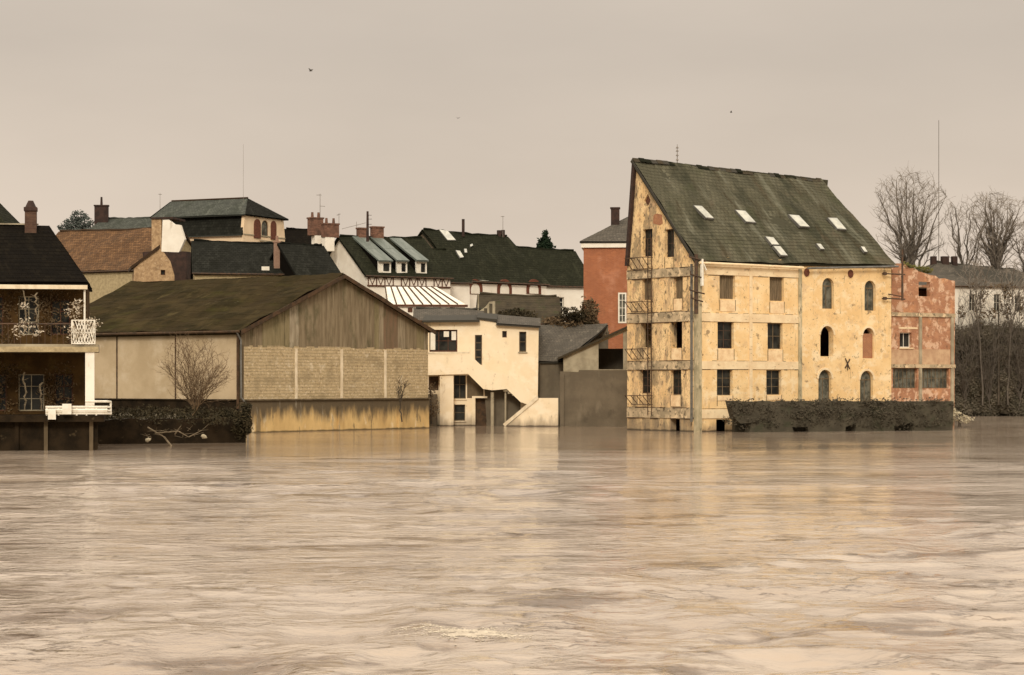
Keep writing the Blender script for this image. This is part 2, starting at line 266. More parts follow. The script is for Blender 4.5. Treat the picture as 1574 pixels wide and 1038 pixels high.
def roof(name, m, parent, a, b, c, d, step=.35, h=.009, sag=.04, thick=.10, cols=None):
    """slated slope: a-b ridge (left, right), d-c eave (left, right); every course is a raised step"""
    a, b, c, d = map(Vector, (a, b, c, d)); n = (b-a).cross(d-a).normalized()
    if n.z < 0: n = -n
    N_ = max(2, int(((d-a).length+(c-b).length)/2/step)); cols = cols or max(2, int((c-d).length/.5))
    bm = bmesh.new(); uvl = bm.loops.layers.uv.new('UVMap'); rows = []; W_ = max((b-a).length, (c-d).length); D_ = (d-a).length
    seed = random.random()*50
    for i in range(N_):
        for k in (0, 1):
            t = (i+k)/N_; row = []
            for j in range(cols+1):
                s = j/cols; p = (a*(1-s)+b*s)*(1-t)+(d*(1-s)+c*s)*t
                e = noise.noise(Vector((s*W_*.35+seed, t*D_*.4, 0)))*sag + noise.noise(Vector((s*W_*2.1, t*D_*2+seed, 3)))*sag*.25
                row.append((bm.verts.new(p+n*(e+k*h)), (s*W_, t*D_)))
            rows.append(row)
    for r in range(len(rows)-1):
        for j in range(cols):
            q = [rows[r][j], rows[r][j+1], rows[r+1][j+1], rows[r+1][j]]
            f = bm.faces.new([x[0] for x in q][::-1])
            for l, x in zip(f.loops, q[::-1]): l[uvl].uv = x[1]
    e1, e2 = -n*(sag+.01), -n*(sag+.01+thick)
    k = len(bm.faces); hexa(bm, [a+e1, b+e1, c+e1, d+e1, a+e2, b+e2, c+e2, d+e2]); bm.faces.ensure_lookup_table()
    return obj(name, bm, m, parent)
def tri_roof(name, m, parent, a, b, c, thick=.1):
    """hip end: apex a, eave b-c"""
    return roof(name, m, parent, Vector(a)+(Vector(b)-Vector(c))*.005, Vector(a)-(Vector(b)-Vector(c))*.005, c, b, thick=thick)

def window(parent, face, u0, u1, z0, z1, kind='casement', d=.22, arched=False, sill=None, mull=1, trans=1, fm='white_paint', pm='glass', ft=.06):
    """a window part: frame with panes, sill or boarding as sub-parts"""
    e = .012
    u0 -= e*0; bm = bmesh.new()
    r = (u1-u0)/2
    if kind == 'boards':
        n = max(3, round((u1-u0)/.2)); w = (u1-u0-.02)/n
        box(bm, u0+.01, u1-.01, d+.04, d+.07, z0+.01, z1-.01, face)
        o = obj('window', fin(bm), 'wood_brown', parent)
        for i in range(n):
            bb = bmesh.new(); box(bb, u0+.01+i*w+.012, u0+.01+(i+1)*w-.012, d+random.uniform(-.015, .015), d+.037, z0+.02, z1-.02-random.random()*.06, face)
            obj('plank', fin(bb), fm, o)
        return o
    if arched:
        o_ = arch(u0+.005, u1-.005, z0+.005, z1-.005, 10); i_ = arch(u0+ft, u1-ft, z0+ft, z1-ft, 10)
        o = obj('window', slab(face, o_, [i_], d, d+.06), fm, parent)
        obj('pane', slab(face, arch(u0+ft*.8, u1-ft*.8, z0+ft*.8, z1-ft*.8, 10), [], d+.028, d+.034), pm, o)
        zt = z1-r
        if mull or trans:
            bm2 = bmesh.new()
            if trans: box(bm2, u0+ft, u1-ft, d+.004, d+.026, zt-.04, zt+.04, face)
            if mull: box(bm2, (u0+u1)/2-.025, (u0+u1)/2+.025, d+.006, d+.024, z0+ft, zt-.045, face)
            obj('glazing_bar', fin(bm2), fm, o)
    else:
        o = obj('window', slab(face, rect(u0+.005, u1-.005, z0+.005, z1-.005), [rect(u0+ft, u1-ft, z0+ft, z1-ft)], d, d+.06), fm, parent)
        obj('pane', fin((lambda q: (box(q, u0+ft*.8, u1-ft*.8, d+.028, d+.034, z0+ft*.8, z1-ft*.8, face), q)[1])(bmesh.new())), pm, o)
        bm2 = bmesh.new(); used = False
        for i in range(mull):
            c = u0+(u1-u0)*(i+1)/(mull+1); box(bm2, c-.022, c+.022, d+.004, d+.026, z0+ft, z1-ft, face); used = True
        for i in range(trans):
            c = z0+(z1-z0)*(i+1)/(trans+1); box(bm2, u0+ft, u1-ft, d+.008, d+.027, c-.018, c+.018, face); used = True
        if used: obj('glazing_bar', fin(bm2), fm, o)
        else: bm2.free()
    if sill: bxo('sill', sill, o, u0-.08, u1+.08, -.09, .10, z0-.09, z0-.003, face=face)
    return o
def chimney(parent, x0, x1, y0, y1, z0, z1, m='chim', pots=1, cap=True, potm='chim'):
    o = bxo('chimney', m, parent, x0, x1, y0, y1, z0, z1)
    if cap: bxo('chimney_cap', m, o, x0-.06, x1+.06, y0-.06, y1+.06, z1+.002, z1+.12)
    for i in range(pots):
        bm = bmesh.new(); cx = x0+(x1-x0)*(i+.5)/pots; cy = (y0+y1)/2; tube(bm, (cx, cy, z1+.12), (cx, cy, z1+.55), .13, .10, 8); obj('chimney_pot', fin(bm), potm, o)
    return o
def polyline_tube(name, m, parent, pts, r, n=6):
    bm = bmesh.new()
    for p, q in zip(pts, pts[1:]): tube(bm, p, q, r, r, n)
    return obj(name, fin(bm), m, parent)

# ------------------------------------------------------------------ water
def vnoise(x, y, seed=0):
    xi = np.floor(x).astype(np.int64); yi = np.floor(y).astype(np.int64); fx = x-xi; fy = y-yi
    def h(a, b):
        v = (a*374761393+b*668265263+seed*1442695041) & 0xffffffff; v = ((v ^ (v >> 13))*1274126177) & 0xffffffff; v = v ^ (v >> 16)
        return (v & 0xffff)/65535.0
    ux = fx*fx*fx*(fx*(fx*6-15)+10); uy = fy*fy*fy*(fy*(fy*6-15)+10)
    return (h(xi, yi)*(1-ux)+h(xi+1, yi)*ux)*(1-uy)+(h(xi, yi+1)*(1-ux)+h(xi+1, yi+1)*ux)*uy-.5
ys = [9.0]
while ys[-1] < 260: ys.append(ys[-1]+max(.05, ys[-1]**2/9500))
while ys[-1] < 3800: ys.append(ys[-1]*1.12)
ys = np.array(ys); ncol = 520
sx = np.linspace(-1, 1, ncol); sx = np.sign(sx)*(np.abs(sx)*.30+np.abs(sx)**4*.55)
YY, SX = np.meshgrid(ys, sx, indexing='ij'); XX = SX*(YY+6)
ZZ = np.zeros_like(XX); ca, sa = math.cos(R(9)), math.sin(R(9))
U = XX*ca+YY*sa; V = -XX*sa+YY*ca
calm = np.clip(vnoise(U*.035, V*.09, 9)*2.4+.95, .35, 1.2)
for wl, amp, st, sd_ in ((8.0, .10, .8, 1), (3.6, .10, .8, 2), (1.8, .095, .9, 3), (.9, .060, 1, 4), (.45, .028, 1.1, 5)):
    dy = np.maximum(.05, YY**2/9500)
    fade = np.clip(1.6-dy*2.2/wl, 0, 1)
    n_ = vnoise(U/wl*st+vnoise(U/wl/2, V/wl/2, sd_+20)*.9, V/wl, sd_)
    ridge = .5-np.abs(n_)*2
    ZZ += amp*fade*calm*(n_*1.1+ridge*.75)*np.clip((106+vnoise(U*.07, V*.07, 31)*26-YY)/14, .12, 1)*np.clip(1.25-YY/160, .3, 1)
ZZ[YY > 300] = 0
verts = np.stack([XX, YY, ZZ-.03], -1).reshape(-1, 3); nr = len(ys)
idx = np.arange(nr*ncol).reshape(nr, ncol); faces = np.stack([idx[:-1, :-1], idx[:-1, 1:], idx[1:, 1:], idx[1:, :-1]], -1).reshape(-1, 4)
me = bpy.data.meshes.new('river_water'); me.vertices.add(len(verts)); me.vertices.foreach_set('co', verts.ravel())
me.loops.add(faces.size); me.loops.foreach_set('vertex_index', faces.ravel().astype(np.int32)); me.polygons.add(len(faces))
me.polygons.foreach_set('loop_start', np.arange(0, faces.size, 4, dtype=np.int32)); me.polygons.foreach_set('loop_total', np.full(len(faces), 4, dtype=np.int32))
me.polygons.foreach_set('use_smooth', np.ones(len(faces), dtype=bool)); me.update(calc_edges=True)
wm = bpy.data.materials.new('muddy_flood_water'); wm.use_nodes = True; t = wm.node_tree; t.nodes.clear()
o = N(t, 'ShaderNodeOutputMaterial'); b = N(t, 'ShaderNodeBsdfPrincipled'); t.links.new(b.outputs[0], o.inputs[0])
tcw = N(t, 'ShaderNodeTexCoord')
def wn(vec, sc, det, ro=.55):
    mp = N(t, 'ShaderNodeMapping'); mp.inputs['Scale'].default_value = vec; mp.inputs['Rotation'].default_value = (0, 0, R(-9)); t.links.new(tcw.outputs['Object'], mp.inputs[0])
    n = N(t, 'ShaderNodeTexNoise'); n.inputs['Scale'].default_value = sc; n.inputs['Detail'].default_value = det; n.inputs['Roughness'].default_value = ro; t.links.new(mp.outputs[0], n.inputs[0]); return n.outputs[0]
def wr(v, a, b_, c, d_):
    r = N(t, 'ShaderNodeMapRange', interpolation_type='SMOOTHSTEP'); t.links.new(v, r.inputs[0])
    for i, q in enumerate((a, b_, c, d_)): r.inputs[i+1].default_value = q
    return r.outputs[0]
mx1 = N(t, 'ShaderNodeMix', data_type='RGBA'); t.links.new(wr(wn((.35, .5, 1), .6, 6), .35, .68, 0, 1), mx1.inputs[0])
mx1.inputs[6].default_value = (.46, .375, .295, 1); mx1.inputs[7].default_value = (.37, .29, .22, 1)
mx2 = N(t, 'ShaderNodeMix', data_type='RGBA'); t.links.new(wr(wn((.34, .60, 1), .75, 8, .66), .535, .63, 0, .9), mx2.inputs[0])
t.links.new(mx1.outputs[2], mx2.inputs[6]); mx2.inputs[7].default_value = (.14, .085, .045, 1)  # streaks of turbid water and slicks, their dark reflections painted as colour
# short dark creases between the boils, wave shading painted into the colour
cr = wn((.55, .8, 1), .95, 5, .6); ab = N(t, 'ShaderNodeMath', operation='SUBTRACT'); t.links.new(cr, ab.inputs[0]); ab.inputs[1].default_value = .5
ab2 = N(t, 'ShaderNodeMath', operation='ABSOLUTE'); t.links.new(ab.outputs[0], ab2.inputs[0])
mk = N(t, 'ShaderNodeMath', operation='MULTIPLY'); t.links.new(wr(ab2.outputs[0], 0, .022, 1, 0), mk.inputs[0]); t.links.new(wr(wn((.22, .4, 1), 1.3, 4), .50, .62, 0, .85), mk.inputs[1])
mx3 = N(t, 'ShaderNodeMix', data_type='RGBA'); t.links.new(mk.outputs[0], mx3.inputs[0]); t.links.new(mx2.outputs[2], mx3.inputs[6]); mx3.inputs[7].default_value = (.12, .08, .05, 1)
mx4 = N(t, 'ShaderNodeMix', data_type='RGBA'); mx4.inputs[7].default_value = (.16, .105, .06, 1); t.links.new(mx3.outputs[2], mx4.inputs[6])  # dark brown painted near the walls in place of their dark reflections
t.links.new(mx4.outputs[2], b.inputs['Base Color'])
b.inputs['IOR'].default_value = 1.33; b.inputs['Roughness'].default_value = .07; b.inputs['Specular IOR Level'].default_value = .5
bp = N(t, 'ShaderNodeBump'); bp.inputs['Distance'].default_value = .18; bp.inputs['Strength'].default_value = .9
ad = N(t, 'ShaderNodeMath', operation='MULTIPLY_ADD'); t.links.new(wn((.9, 1, 1), 5, 4), ad.inputs[0]); ad.inputs[1].default_value = .25; t.links.new(wn((.8, 1, 1), 1.3, 5), ad.inputs[2])
cm = N(t, 'ShaderNodeMath', operation='MULTIPLY'); t.links.new(ad.outputs[0], cm.inputs[0]); t.links.new(wr(wn((.12, .35, 1), .35, 3), .35, .62, .35, 1.0), cm.inputs[1])
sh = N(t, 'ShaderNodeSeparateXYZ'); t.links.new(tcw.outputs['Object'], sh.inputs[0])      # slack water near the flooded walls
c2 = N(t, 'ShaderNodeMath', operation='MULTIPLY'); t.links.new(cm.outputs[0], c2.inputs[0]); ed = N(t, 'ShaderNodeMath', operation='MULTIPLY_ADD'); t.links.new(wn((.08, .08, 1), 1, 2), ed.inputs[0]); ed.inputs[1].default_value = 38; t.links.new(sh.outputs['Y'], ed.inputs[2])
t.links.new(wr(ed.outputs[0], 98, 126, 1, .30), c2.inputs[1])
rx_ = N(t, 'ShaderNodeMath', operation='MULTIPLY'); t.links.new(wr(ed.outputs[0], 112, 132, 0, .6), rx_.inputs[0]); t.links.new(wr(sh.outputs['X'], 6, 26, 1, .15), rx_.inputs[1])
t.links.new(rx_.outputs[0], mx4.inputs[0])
t.links.new(c2.outputs[0], bp.inputs['Height']); t.links.new(bp.outputs[0], b.inputs['Normal'])
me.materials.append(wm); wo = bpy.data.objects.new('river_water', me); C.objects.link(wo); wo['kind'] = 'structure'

# ------------------------------------------------------------------ ground behind the flood
def land_h(x, y):
    if x < -15: sh = 117.5+(x+15)*.25+max(0, (-32-x))*.0
    elif x < 26: sh = 163
    else: sh = 163+min(1, (x-26)/14)*46
    if x > -18.6: sh = 163 if x < 26 else sh
    d = y-sh
    if d < 0: return -1.2
    if x <= -18.6: return 1.15+max(0, min(1, (y-160)/40))*3.2+noise.noise(Vector((x*.3, y*.3, 0)))*.08
    return -.15+min(1, d/3.5)*1.1+max(0, min(1, (y-sh-5)/40))*3.2+noise.noise(Vector((x*.3, y*.3, 0)))*.1
gx = list(np.linspace(-130, 130, 150)); gx = [-2600, -1400, -700, -300]+gx+[300, 700, 1400, 2600]
gy = list(np.linspace(98, 260, 110))+[300, 400, 600, 1000, 1800, 3600]
gv = [(x, y, land_h(x, y)) for y in gy for x in gx]; w_ = len(gx)
gf = [(j*w_+i, j*w_+i+1, (j+1)*w_+i+1, (j+1)*w_+i) for j in range(len(gy)-1) for i in range(w_-1)]
g = obj('ground', (gv, gf), 'earth', smooth=True); g['kind'] = 'structure'

# ------------------------------------------------------------------ the mill
mf = Frame(1071, 141, math.atan2(.579, .815)); TH = .45
mill = mf.root('riverside_mill', 'tall derelict ochre mill with steep mossy slate roof standing in the flood', 'mill')
LM = mf.f(1370, 560)[0]; DG = mf.g(964, 560)[0]            # length of the long front, depth of the gable side
pkv, pkz = mf.g(976, 244); eF = mf.f(1074, 394)[1]
print('mill', LM, DG, pkv, pkz, eF)
front, side = Face('f', 0), Face('g', 0)
def R2(fn, x0, x1, y0, y1): (u0, z1), (u1, z0) = fn(x0, y0), fn(x1, y1); return (min(u0, u1), max(u0, u1), min(z0, z1), max(z0, z1))
fw = [(1106, 1130, 422, 460, 'boards'), (1183, 1205, 425, 463, 'boards'), (1103, 1128, 494.5, 536, 'dark'), (1180, 1203, 496.5, 537, 'broken'), (1102, 1126, 568, 608, 'bars'), (1178, 1201, 569, 607, 'bars'), (1101, 1121, 645, 668, 'open')]
aw = [(1264, 1282, 427, 475, 'a'), (1329, 1346, 431, 478, 'a'), (1261, 1281, 501, 548, 'open'), (1326, 1343, 504, 551, 'brick'), (1258, 1278, 568.5, 618, 'a'), (1322, 1342, 570, 617, 'a')]
holes = []; wins = []
for x0, x1, y0, y1, k in fw: r = R2(mf.f, x0, x1, y0, y1); r = (r[0], r[1], max(r[2], -.4), r[3]); wins.append((r, k, False)); holes.append(rect(*r))
for x0, x1, y0, y1, k in aw: r = R2(mf.f, x0, x1, y0, y1); wins.append((r, k, True)); holes.append(arch(*r))
obj('wall', slab(front, rect(0, LM, -.5, eF), holes, 0, TH), 'mill', mill)
for r, k, a_ in wins:
    if k == 'boards': window(mill, front, *r, kind='boards', fm='wood_grey')
    elif k in ('open',): pass
    elif k == 'brick':
        u0, u1, z0, z1 = r; zi = mf.f(1334, 513)[1]
        bxo('brick_infill', 'brick_fill', mill, u0+.005, u1-.005, .12, .30, z0+.005, zi, face=front, label='orange brick infill in the middle arched window')
    elif k == 'dark': window(mill, front, *r, mull=1, trans=2, fm='iron')
    elif k == 'broken': window(mill, front, *r, mull=1, trans=1, fm='wood_grey')
    else: window(mill, front, *r, arched=a_, mull=1, trans=1 if a_ else 2, fm='wood_grey', pm='glass_milky' if a_ else 'glass', ft=.05)
# thin surrounds of the lower arches, stone sills
for x0, x1, y0, y1, k in aw[2:]:
    r = R2(mf.f, x0, x1, y0, y1); o_ = arch(r[0]-.14, r[1]+.14, r[3]-(r[1]-r[0])/2-.15, r[3]+.16, 10); i_ = arch(r[0]+.004, r[1]-.004, r[3]-(r[1]-r[0])/2-.16, r[3]-.004, 10)
    cu = (r[0]+r[1])/2; ri = (r[1]-r[0])/2; ro = ri+.15; zc = r[3]-ri; n = 12
    pol = [(cu+ro*math.cos(math.pi*i/n), zc+ro*math.sin(math.pi*i/n)) for i in range(n+1)]+[(cu+(ri+.004)*math.cos(math.pi*i/n), zc+(ri+.004)*math.sin(math.pi*i/n)) for i in range(n, -1, -1)]
    obj('arch_surround', slab(front, pol, [], -.05, -.003), 'beam', mill)
# side (gable) wall: the ridge stands near its far edge, the back slope is almost upright
LZ = mf.g(966, 402)[1]
gw = [(988, 1003, 353, 394, 'dark'), (1022, 1036, 353, 395, 'broken'), (987, 1001, 426, 461, 'boards'), (1035.5, 1049.5, 422, 459, 'boards'), (984.5, 1001, 494, 534, 'open'), (1032, 1048.5, 494, 535, 'open'),
      (984, 999.6, 568.7, 605, 'dark'), (1031, 1047, 568.7, 607, 'dark'), (1031, 1045, 644, 668, 'open')]
gh = []; gwin = []
for x0, x1, y0, y1, k in gw: r = R2(mf.g, x0, x1, y0, y1); r = (r[0], r[1], max(-.4, r[2]), r[3]); gwin.append((r, k)); gh.append(rect(*r))
d0, d1, d2, d3 = mf.g(990, 309), mf.g(995, 320), mf.g(1000, 308), mf.g(995.5, 298)
gh.append([d0, d1, d2, d3])
slope = (pkz-eF)/pkv
gout = [(TH, -.5), (DG, -.5), (DG, LZ), (pkv, pkz-.25), (TH, eF+slope*TH-.25)]
obj('gable_wall', slab(side, gout, gh, 0, TH), 'mill_gable', mill)
obj('diamond_vent', slab(side, [d0, d1, d2, d3], [], .12, .16), 'wood_brown', mill)
for r, k in gwin:
    if k == 'boards': window(mill, side, *r, kind='boards', fm='wood_grey')
    elif k == 'open': pass
    else: window(mill, side, *r, mull=1, trans=2 if k == 'dark' else 1, fm='iron')
r = R2(mf.g, 1004, 1019, 329, 346); obj('exposed_brick', slab(side, [(r[0], r[2]+.1), (r[0]+.3, r[2]), (r[1], r[2]+.15), (r[1]-.05, r[3]-.1), (r[1]-.3, r[3]), (r[0]+.1, r[3]-.1)], [], -.012, -.002), 'brick_fill', mill)
# back, far side and floors so that no daylight shows through
obj('back_wall', fin((lambda q: (box(q, TH, LM-TH, DG-TH, DG-.01, -.5, LZ), q)[1])(bmesh.new())), 'mill', mill)
obj('far_gable_wall', slab(Face('g', LM-TH), [(TH, -.5), (DG-TH, -.5), (DG-TH, LZ), (pkv-.1, pkz-1.1), (TH, eF+slope*TH-.6)], [], 0, TH-.005), 'mill_gable', mill)
for z in (mf.f(1075, 488)[1], mf.f(1075, 560)[1], mf.f(1075, 414)[1]): bxo('floor', 'wood_brown', mill, TH+.01, LM-TH-.01, TH+.01, DG-TH-.01, z-.15, z)
bxo('partition', 'wood_brown', mill, TH+.01, LM-TH-.01, DG*.55, DG*.55+.1, -.4, eF)
# beams and posts of the left half of the front
up = lambda px: mf.f(px, 520)[0]
UA, UB = up(1229), up(1153.5)
for (ya, yb) in ((410.5, 421.8), (481, 494), (555, 567.5), (629.5, 643.5)):
    z1, z0 = mf.f(1078, ya)[1], mf.f(1078, yb)[1]; ue = UA-.14
    if yb > 640: ue = up(1130)
    for a_, b_ in (((.37, UB-.13), (UB+.13, ue)) if ue > UB else ((.37, ue),)):
        bxo('concrete_beam', 'beam', mill, a_, b_, -.055, -.002, z0, z1)
bxo('concrete_post', 'beam', mill, UB-.125, UB+.125, -.07, -.002, .3, mf.f(1153, 411)[1])
bxo('concrete_post', 'pilaster', mill, UA-.135, UA+.135, -.10, -.002, .3, mf.f(1229, 407)[1])
bxo('corner_post', 'pilaster', mill, -.08, .36, -.08, -.002, -.5, eF-.1)
bxo('corner_post', 'pilaster', mill, -.08, -.002, .001, .20, -.5, eF-.1)
for x0, x1, y0, y1, k in fw[:6]:
    r = R2(mf.f, x0, x1, y1+1, y1+19 if y1 < 600 else y1+8); bxo('spandrel_panel', 'spandrel', mill, r[0]+.02, r[1]-.02, -.03, -.002, r[2], r[3])
for ya, yb in ((410, 424), (478.5, 494), (554, 568), (627, 643.6)):
    z1, z0 = mf.g(1062, ya)[1], mf.g(1062, yb)[1]
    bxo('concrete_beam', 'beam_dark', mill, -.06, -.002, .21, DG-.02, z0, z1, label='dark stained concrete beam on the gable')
for x0, x1, y0, y1, k in gw[3:8]:
    if x0 > 1010 and y1 < 640: r = R2(mf.g, x0, x1, y1+1, y1+18); bxo('spandrel_panel', 'spandrel', mill, -.03, -.002, r[0]+.02, r[1]-.02, r[2], r[3])
bxo('frieze', 'beam', mill, .37, UA-.14, -.03, -.002, mf.f(1078, 409.5)[1], eF-.08)
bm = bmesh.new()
for i_, (x0, x1, y0, y1, k) in enumerate(fw[:6]):      # cracked joints below the window jambs; beam strips double as painted shadow lines
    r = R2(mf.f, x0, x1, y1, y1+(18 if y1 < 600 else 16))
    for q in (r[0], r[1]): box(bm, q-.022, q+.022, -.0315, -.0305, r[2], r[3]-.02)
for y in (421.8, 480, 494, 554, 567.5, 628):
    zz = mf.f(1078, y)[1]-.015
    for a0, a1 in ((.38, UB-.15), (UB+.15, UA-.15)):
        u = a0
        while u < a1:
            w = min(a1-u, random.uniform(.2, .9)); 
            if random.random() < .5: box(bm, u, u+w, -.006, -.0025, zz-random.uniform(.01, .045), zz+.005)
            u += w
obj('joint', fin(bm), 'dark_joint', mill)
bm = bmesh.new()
for y in (410, 424, 478, 494, 554, 568, 627, 643.6):  # same strips on the gable beams: joints and painted shadow lines
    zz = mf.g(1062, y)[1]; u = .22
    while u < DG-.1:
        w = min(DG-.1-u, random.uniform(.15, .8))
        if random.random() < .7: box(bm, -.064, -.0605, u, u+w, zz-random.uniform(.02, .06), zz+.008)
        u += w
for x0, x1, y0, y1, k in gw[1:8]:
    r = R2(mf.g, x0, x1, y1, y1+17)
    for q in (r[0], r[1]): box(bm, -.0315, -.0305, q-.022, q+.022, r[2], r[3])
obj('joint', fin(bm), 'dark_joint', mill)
# tie plates, star anchor, stay bars
for (px, py) in ((1239.5, 419), (1307, 421)):
    u, z = mf.f(px, py); bm = bmesh.new(); P = [(u+.24*math.cos(i*math.pi/4), z+.28*math.sin(i*math.pi/4)) for i in range(8)]
    obj('tie_plate', slab(front, P, [], -.07, -.004), 'wood_red', mill)
u, z = mf.f(1302, 559); bm = bmesh.new(); tube(bm, (u-.2, -.05, z+.35), (u+.2, -.05, z-.35), .04); tube(bm, (u+.22, -.05, z+.3), (u-.22, -.05, z-.3), .04); tube(bm, (u, -.06, z+.1), (u, -.06, z-.45), .035); obj('wall_anchor', fin(bm), 'iron', mill)
for py in (421, 459):
    u, z = mf.f(1356, py); bm = bmesh.new(); tube(bm, (u, -.25, z), (LM+1.0, -.30, z-.02), .045); tube(bm, (u, -.25, z), (u, .02, z), .045); box(bm, u-.14, u+.14, -.31, -.2, z-.1, z+.1); obj('stay_bar', fin(bm), 'iron', mill)
# roof
ov = .30; zl = lambda v: eF+slope*v
A_ = (-.22, pkv, pkz); rr = mf.hit(1262, 276, (0, pkv, 0), (0, 1, 0)); B_ = (rr.x, pkv, rr.z); print('ridge end', rr, LM)
er = mf.hit(1379, 407, (0, -ov, 0), (0, 1, 0)); D_ = (-.22, -ov, zl(-ov)); C_ = (er.x, -ov, er.z); print('eave end', er)
ro = roof('roof', 'mill_roof', mill, A_, B_, C_, D_, step=.33, h=.012, sag=.16, thick=.12, cols=70)
roof('roof_back_slope', 'mill_roof', mill, (LM, pkv+.02, rr.z), (-.16, pkv+.02, pkz-.03), (-.14, DG+.06, LZ-.2), (LM, DG+.10, LZ-.2), step=.4, sag=.02)
L_ = (B_[0]-A_[0]); nrc = 34
for i in range(nrc):
    s0, s1 = i/nrc, (i+1)/nrc; u0 = A_[0]+L_*s0+.01; u1 = A_[0]+L_*s1-.01; z = pkz+(rr.z-pkz)*(s0+s1)/2+random.uniform(-.035, .035)+math.sin(i*.5)*.02
    bm = bmesh.new(); v = [(u0, -.26, -.22), (u0, 0, .07), (u0, .18, -.22), (u1, -.26, -.22), (u1, 0, .05), (u1, .18, -.22)]
    vv = [bm.verts.new((a0, pkv+b0, z+c0+random.uniform(-.01, .01))) for a0, b0, c0 in v]
    for q in ((0, 1, 2), (5, 4, 3), (0, 3, 4, 1), (1, 4, 5, 2), (2, 5, 3, 0)): bm.faces.new([vv[j] for j in q])
    obj('ridge_tile', fin(bm), random.choice(['slate_green', 'moss_roof', 'tile_grey']), mill)
nrm = (Vector(B_)-Vector(A_)).cross(Vector(D_)-Vector(A_)).normalized(); nrm = nrm if nrm.z > 0 else -nrm
for q in [((1065, 316), (1078, 317), (1098, 337), (1085, 336)), ((1129, 323), (1145, 324.5), (1162.5, 343.5), (1146.5, 342)), ((1211, 330), (1227.5, 331.5), (1245, 350), (1229.5, 349)),
          ((1271.5, 335), (1286, 335.5), (1301.5, 354), (1287, 353)), ((1175.5, 364), (1188.5, 365.5), (1198, 377.5), (1186, 377)), ((1187.5, 378.5), (1199, 379), (1211, 394), (1200, 393.5)), ((1254, 375), (1261, 375.5), (1267.5, 384), (1261, 383.5)), ((1322.5, 379.5), (1328, 380), (1333.5, 388.5), (1328.5, 388))]:
    P = []
    for x, y in q:                                   # the slope is slightly twisted: refine the plane at each corner
        s_ = .5
        for _ in range(6):
            top_ = Vector(A_).lerp(Vector(B_), s_); bot_ = Vector(D_).lerp(Vector(C_), s_); al = (Vector(B_)-Vector(A_)).lerp(Vector(C_)-Vector(D_), .5); nn = al.cross(bot_-top_).normalized(); nn = nn if nn.z > 0 else -nn
            h_ = mf.hit(x, y, top_+nn*.13, nn); s_ = max(0, min(1, (h_.x-A_[0])/(B_[0]-A_[0])))
        P.append(h_)
    bm = bmesh.new(); hexa(bm, [p-nrm*.12 for p in P]+[p+nrm*.04 for p in P]); s = obj('skylight', fin(bm), 'grey_metal', mill)
    c = sum(P, Vector())/4; P2 = [c+(p-c)*.90 for p in P]; bm = bmesh.new(); hexa(bm, [p+nrm*.041 for p in P2]+[p+nrm*.055 for p in P2]); obj('pane', fin(bm), 'skyglass', s)
bm = bmesh.new(); tube(bm, (-.1, -ov-.06, zl(-ov)-.12), (UA, -ov-.06, zl(-ov)-.18), .085, n=8); obj('gutter', fin(bm), 'beam', mill)
bm = bmesh.new(); tube(bm, (UA+.4, -ov-.06, zl(-ov)-.20), (LM+.3, -ov-.06, er.z-.12), .07, n=8); obj('gutter', fin(bm), 'grey_metal', mill)
bm = bmesh.new(); hexa(bm, [(-.30, pkv, pkz-.28), (-.30, -ov, zl(-ov)-.22), (-.24, -ov, zl(-ov)-.22), (-.24, pkv, pkz-.28), (-.30, pkv, pkz-.06), (-.30, -ov, zl(-ov)-.02), (-.24, -ov, zl(-ov)-.02), (-.24, pkv, pkz-.06)]); obj('bargeboard', fin(bm), 'tile_grey', mill)
bm = bmesh.new(); hexa(bm, [(-.24, pkv+.02, pkz-.10), (-.20, DG+.02, LZ-.3), (-.02, DG+.02, LZ-.3), (-.02, pkv+.02, pkz-.10), (-.24, pkv-.22, pkz-.45), (-.20, DG-.26, LZ-.3), (-.02, DG-.26, LZ-.3), (-.02, pkv-.22, pkz-.45)]); obj('bargeboard', fin(bm), 'chim_dark', mill, label='wide dark board down the back edge of the gable')
bxo('downpipe', 'grey_metal', mill, -.32, -.2, .15, .27, .6, eF-.5)
# gable balconies: small iron guard frames at the hoist doors
for ya, yb in ((398, 413), (465, 478.5), (537, 552), (608, 622)):
    (v0, z1), (v1, z0) = mf.g(976, ya), mf.g(1003, yb); v0, v1 = min(v0, v1), max(v0, v1); bm = bmesh.new(); dd = -.85
    for v in np.linspace(v0, v1, 4): tube(bm, (dd, v, z1), (-.25, v, z0), .028, n=4)
    tube(bm, (dd, v0, z1), (dd, v1, z1), .032, n=4); tube(bm, (-.25, v0, z0), (-.25, v1, z0), .032, n=4)
    for v in (v0, v1): tube(bm, (dd, v, z1), (0, v, z1), .03, n=4); tube(bm, (-.3, v, z0), (0, v, z0), .03, n=4)
    obj('guard_rail', fin(bm), 'iron', mill)
vl, zt = mf.g(1005, 366); bm = bmesh.new()
for dv in (0, .38): tube(bm, (-.2, vl+dv, 1.0), (-.2, vl+dv, zt), .03, n=4)
for i in range(int((zt-1)/.42)): tube(bm, (-.2, vl, 1.2+i*.42), (-.2, vl+.38, 1.2+i*.42), .02, n=4)
obj('ladder', fin(bm), 'iron', mill)
pole = thing('service_pole', 'dark wooden pole with crossarms fixed at the near corner of the ochre mill', 'pole', mf.x, mf.y, 0, mf.th)
bm = bmesh.new(); tube(bm, (-.28, -.28, zl(0)-3.7), (-.28, -.28, zl(0)+.1), .13, .11, 8); obj('post', fin(bm), 'iron', pole)
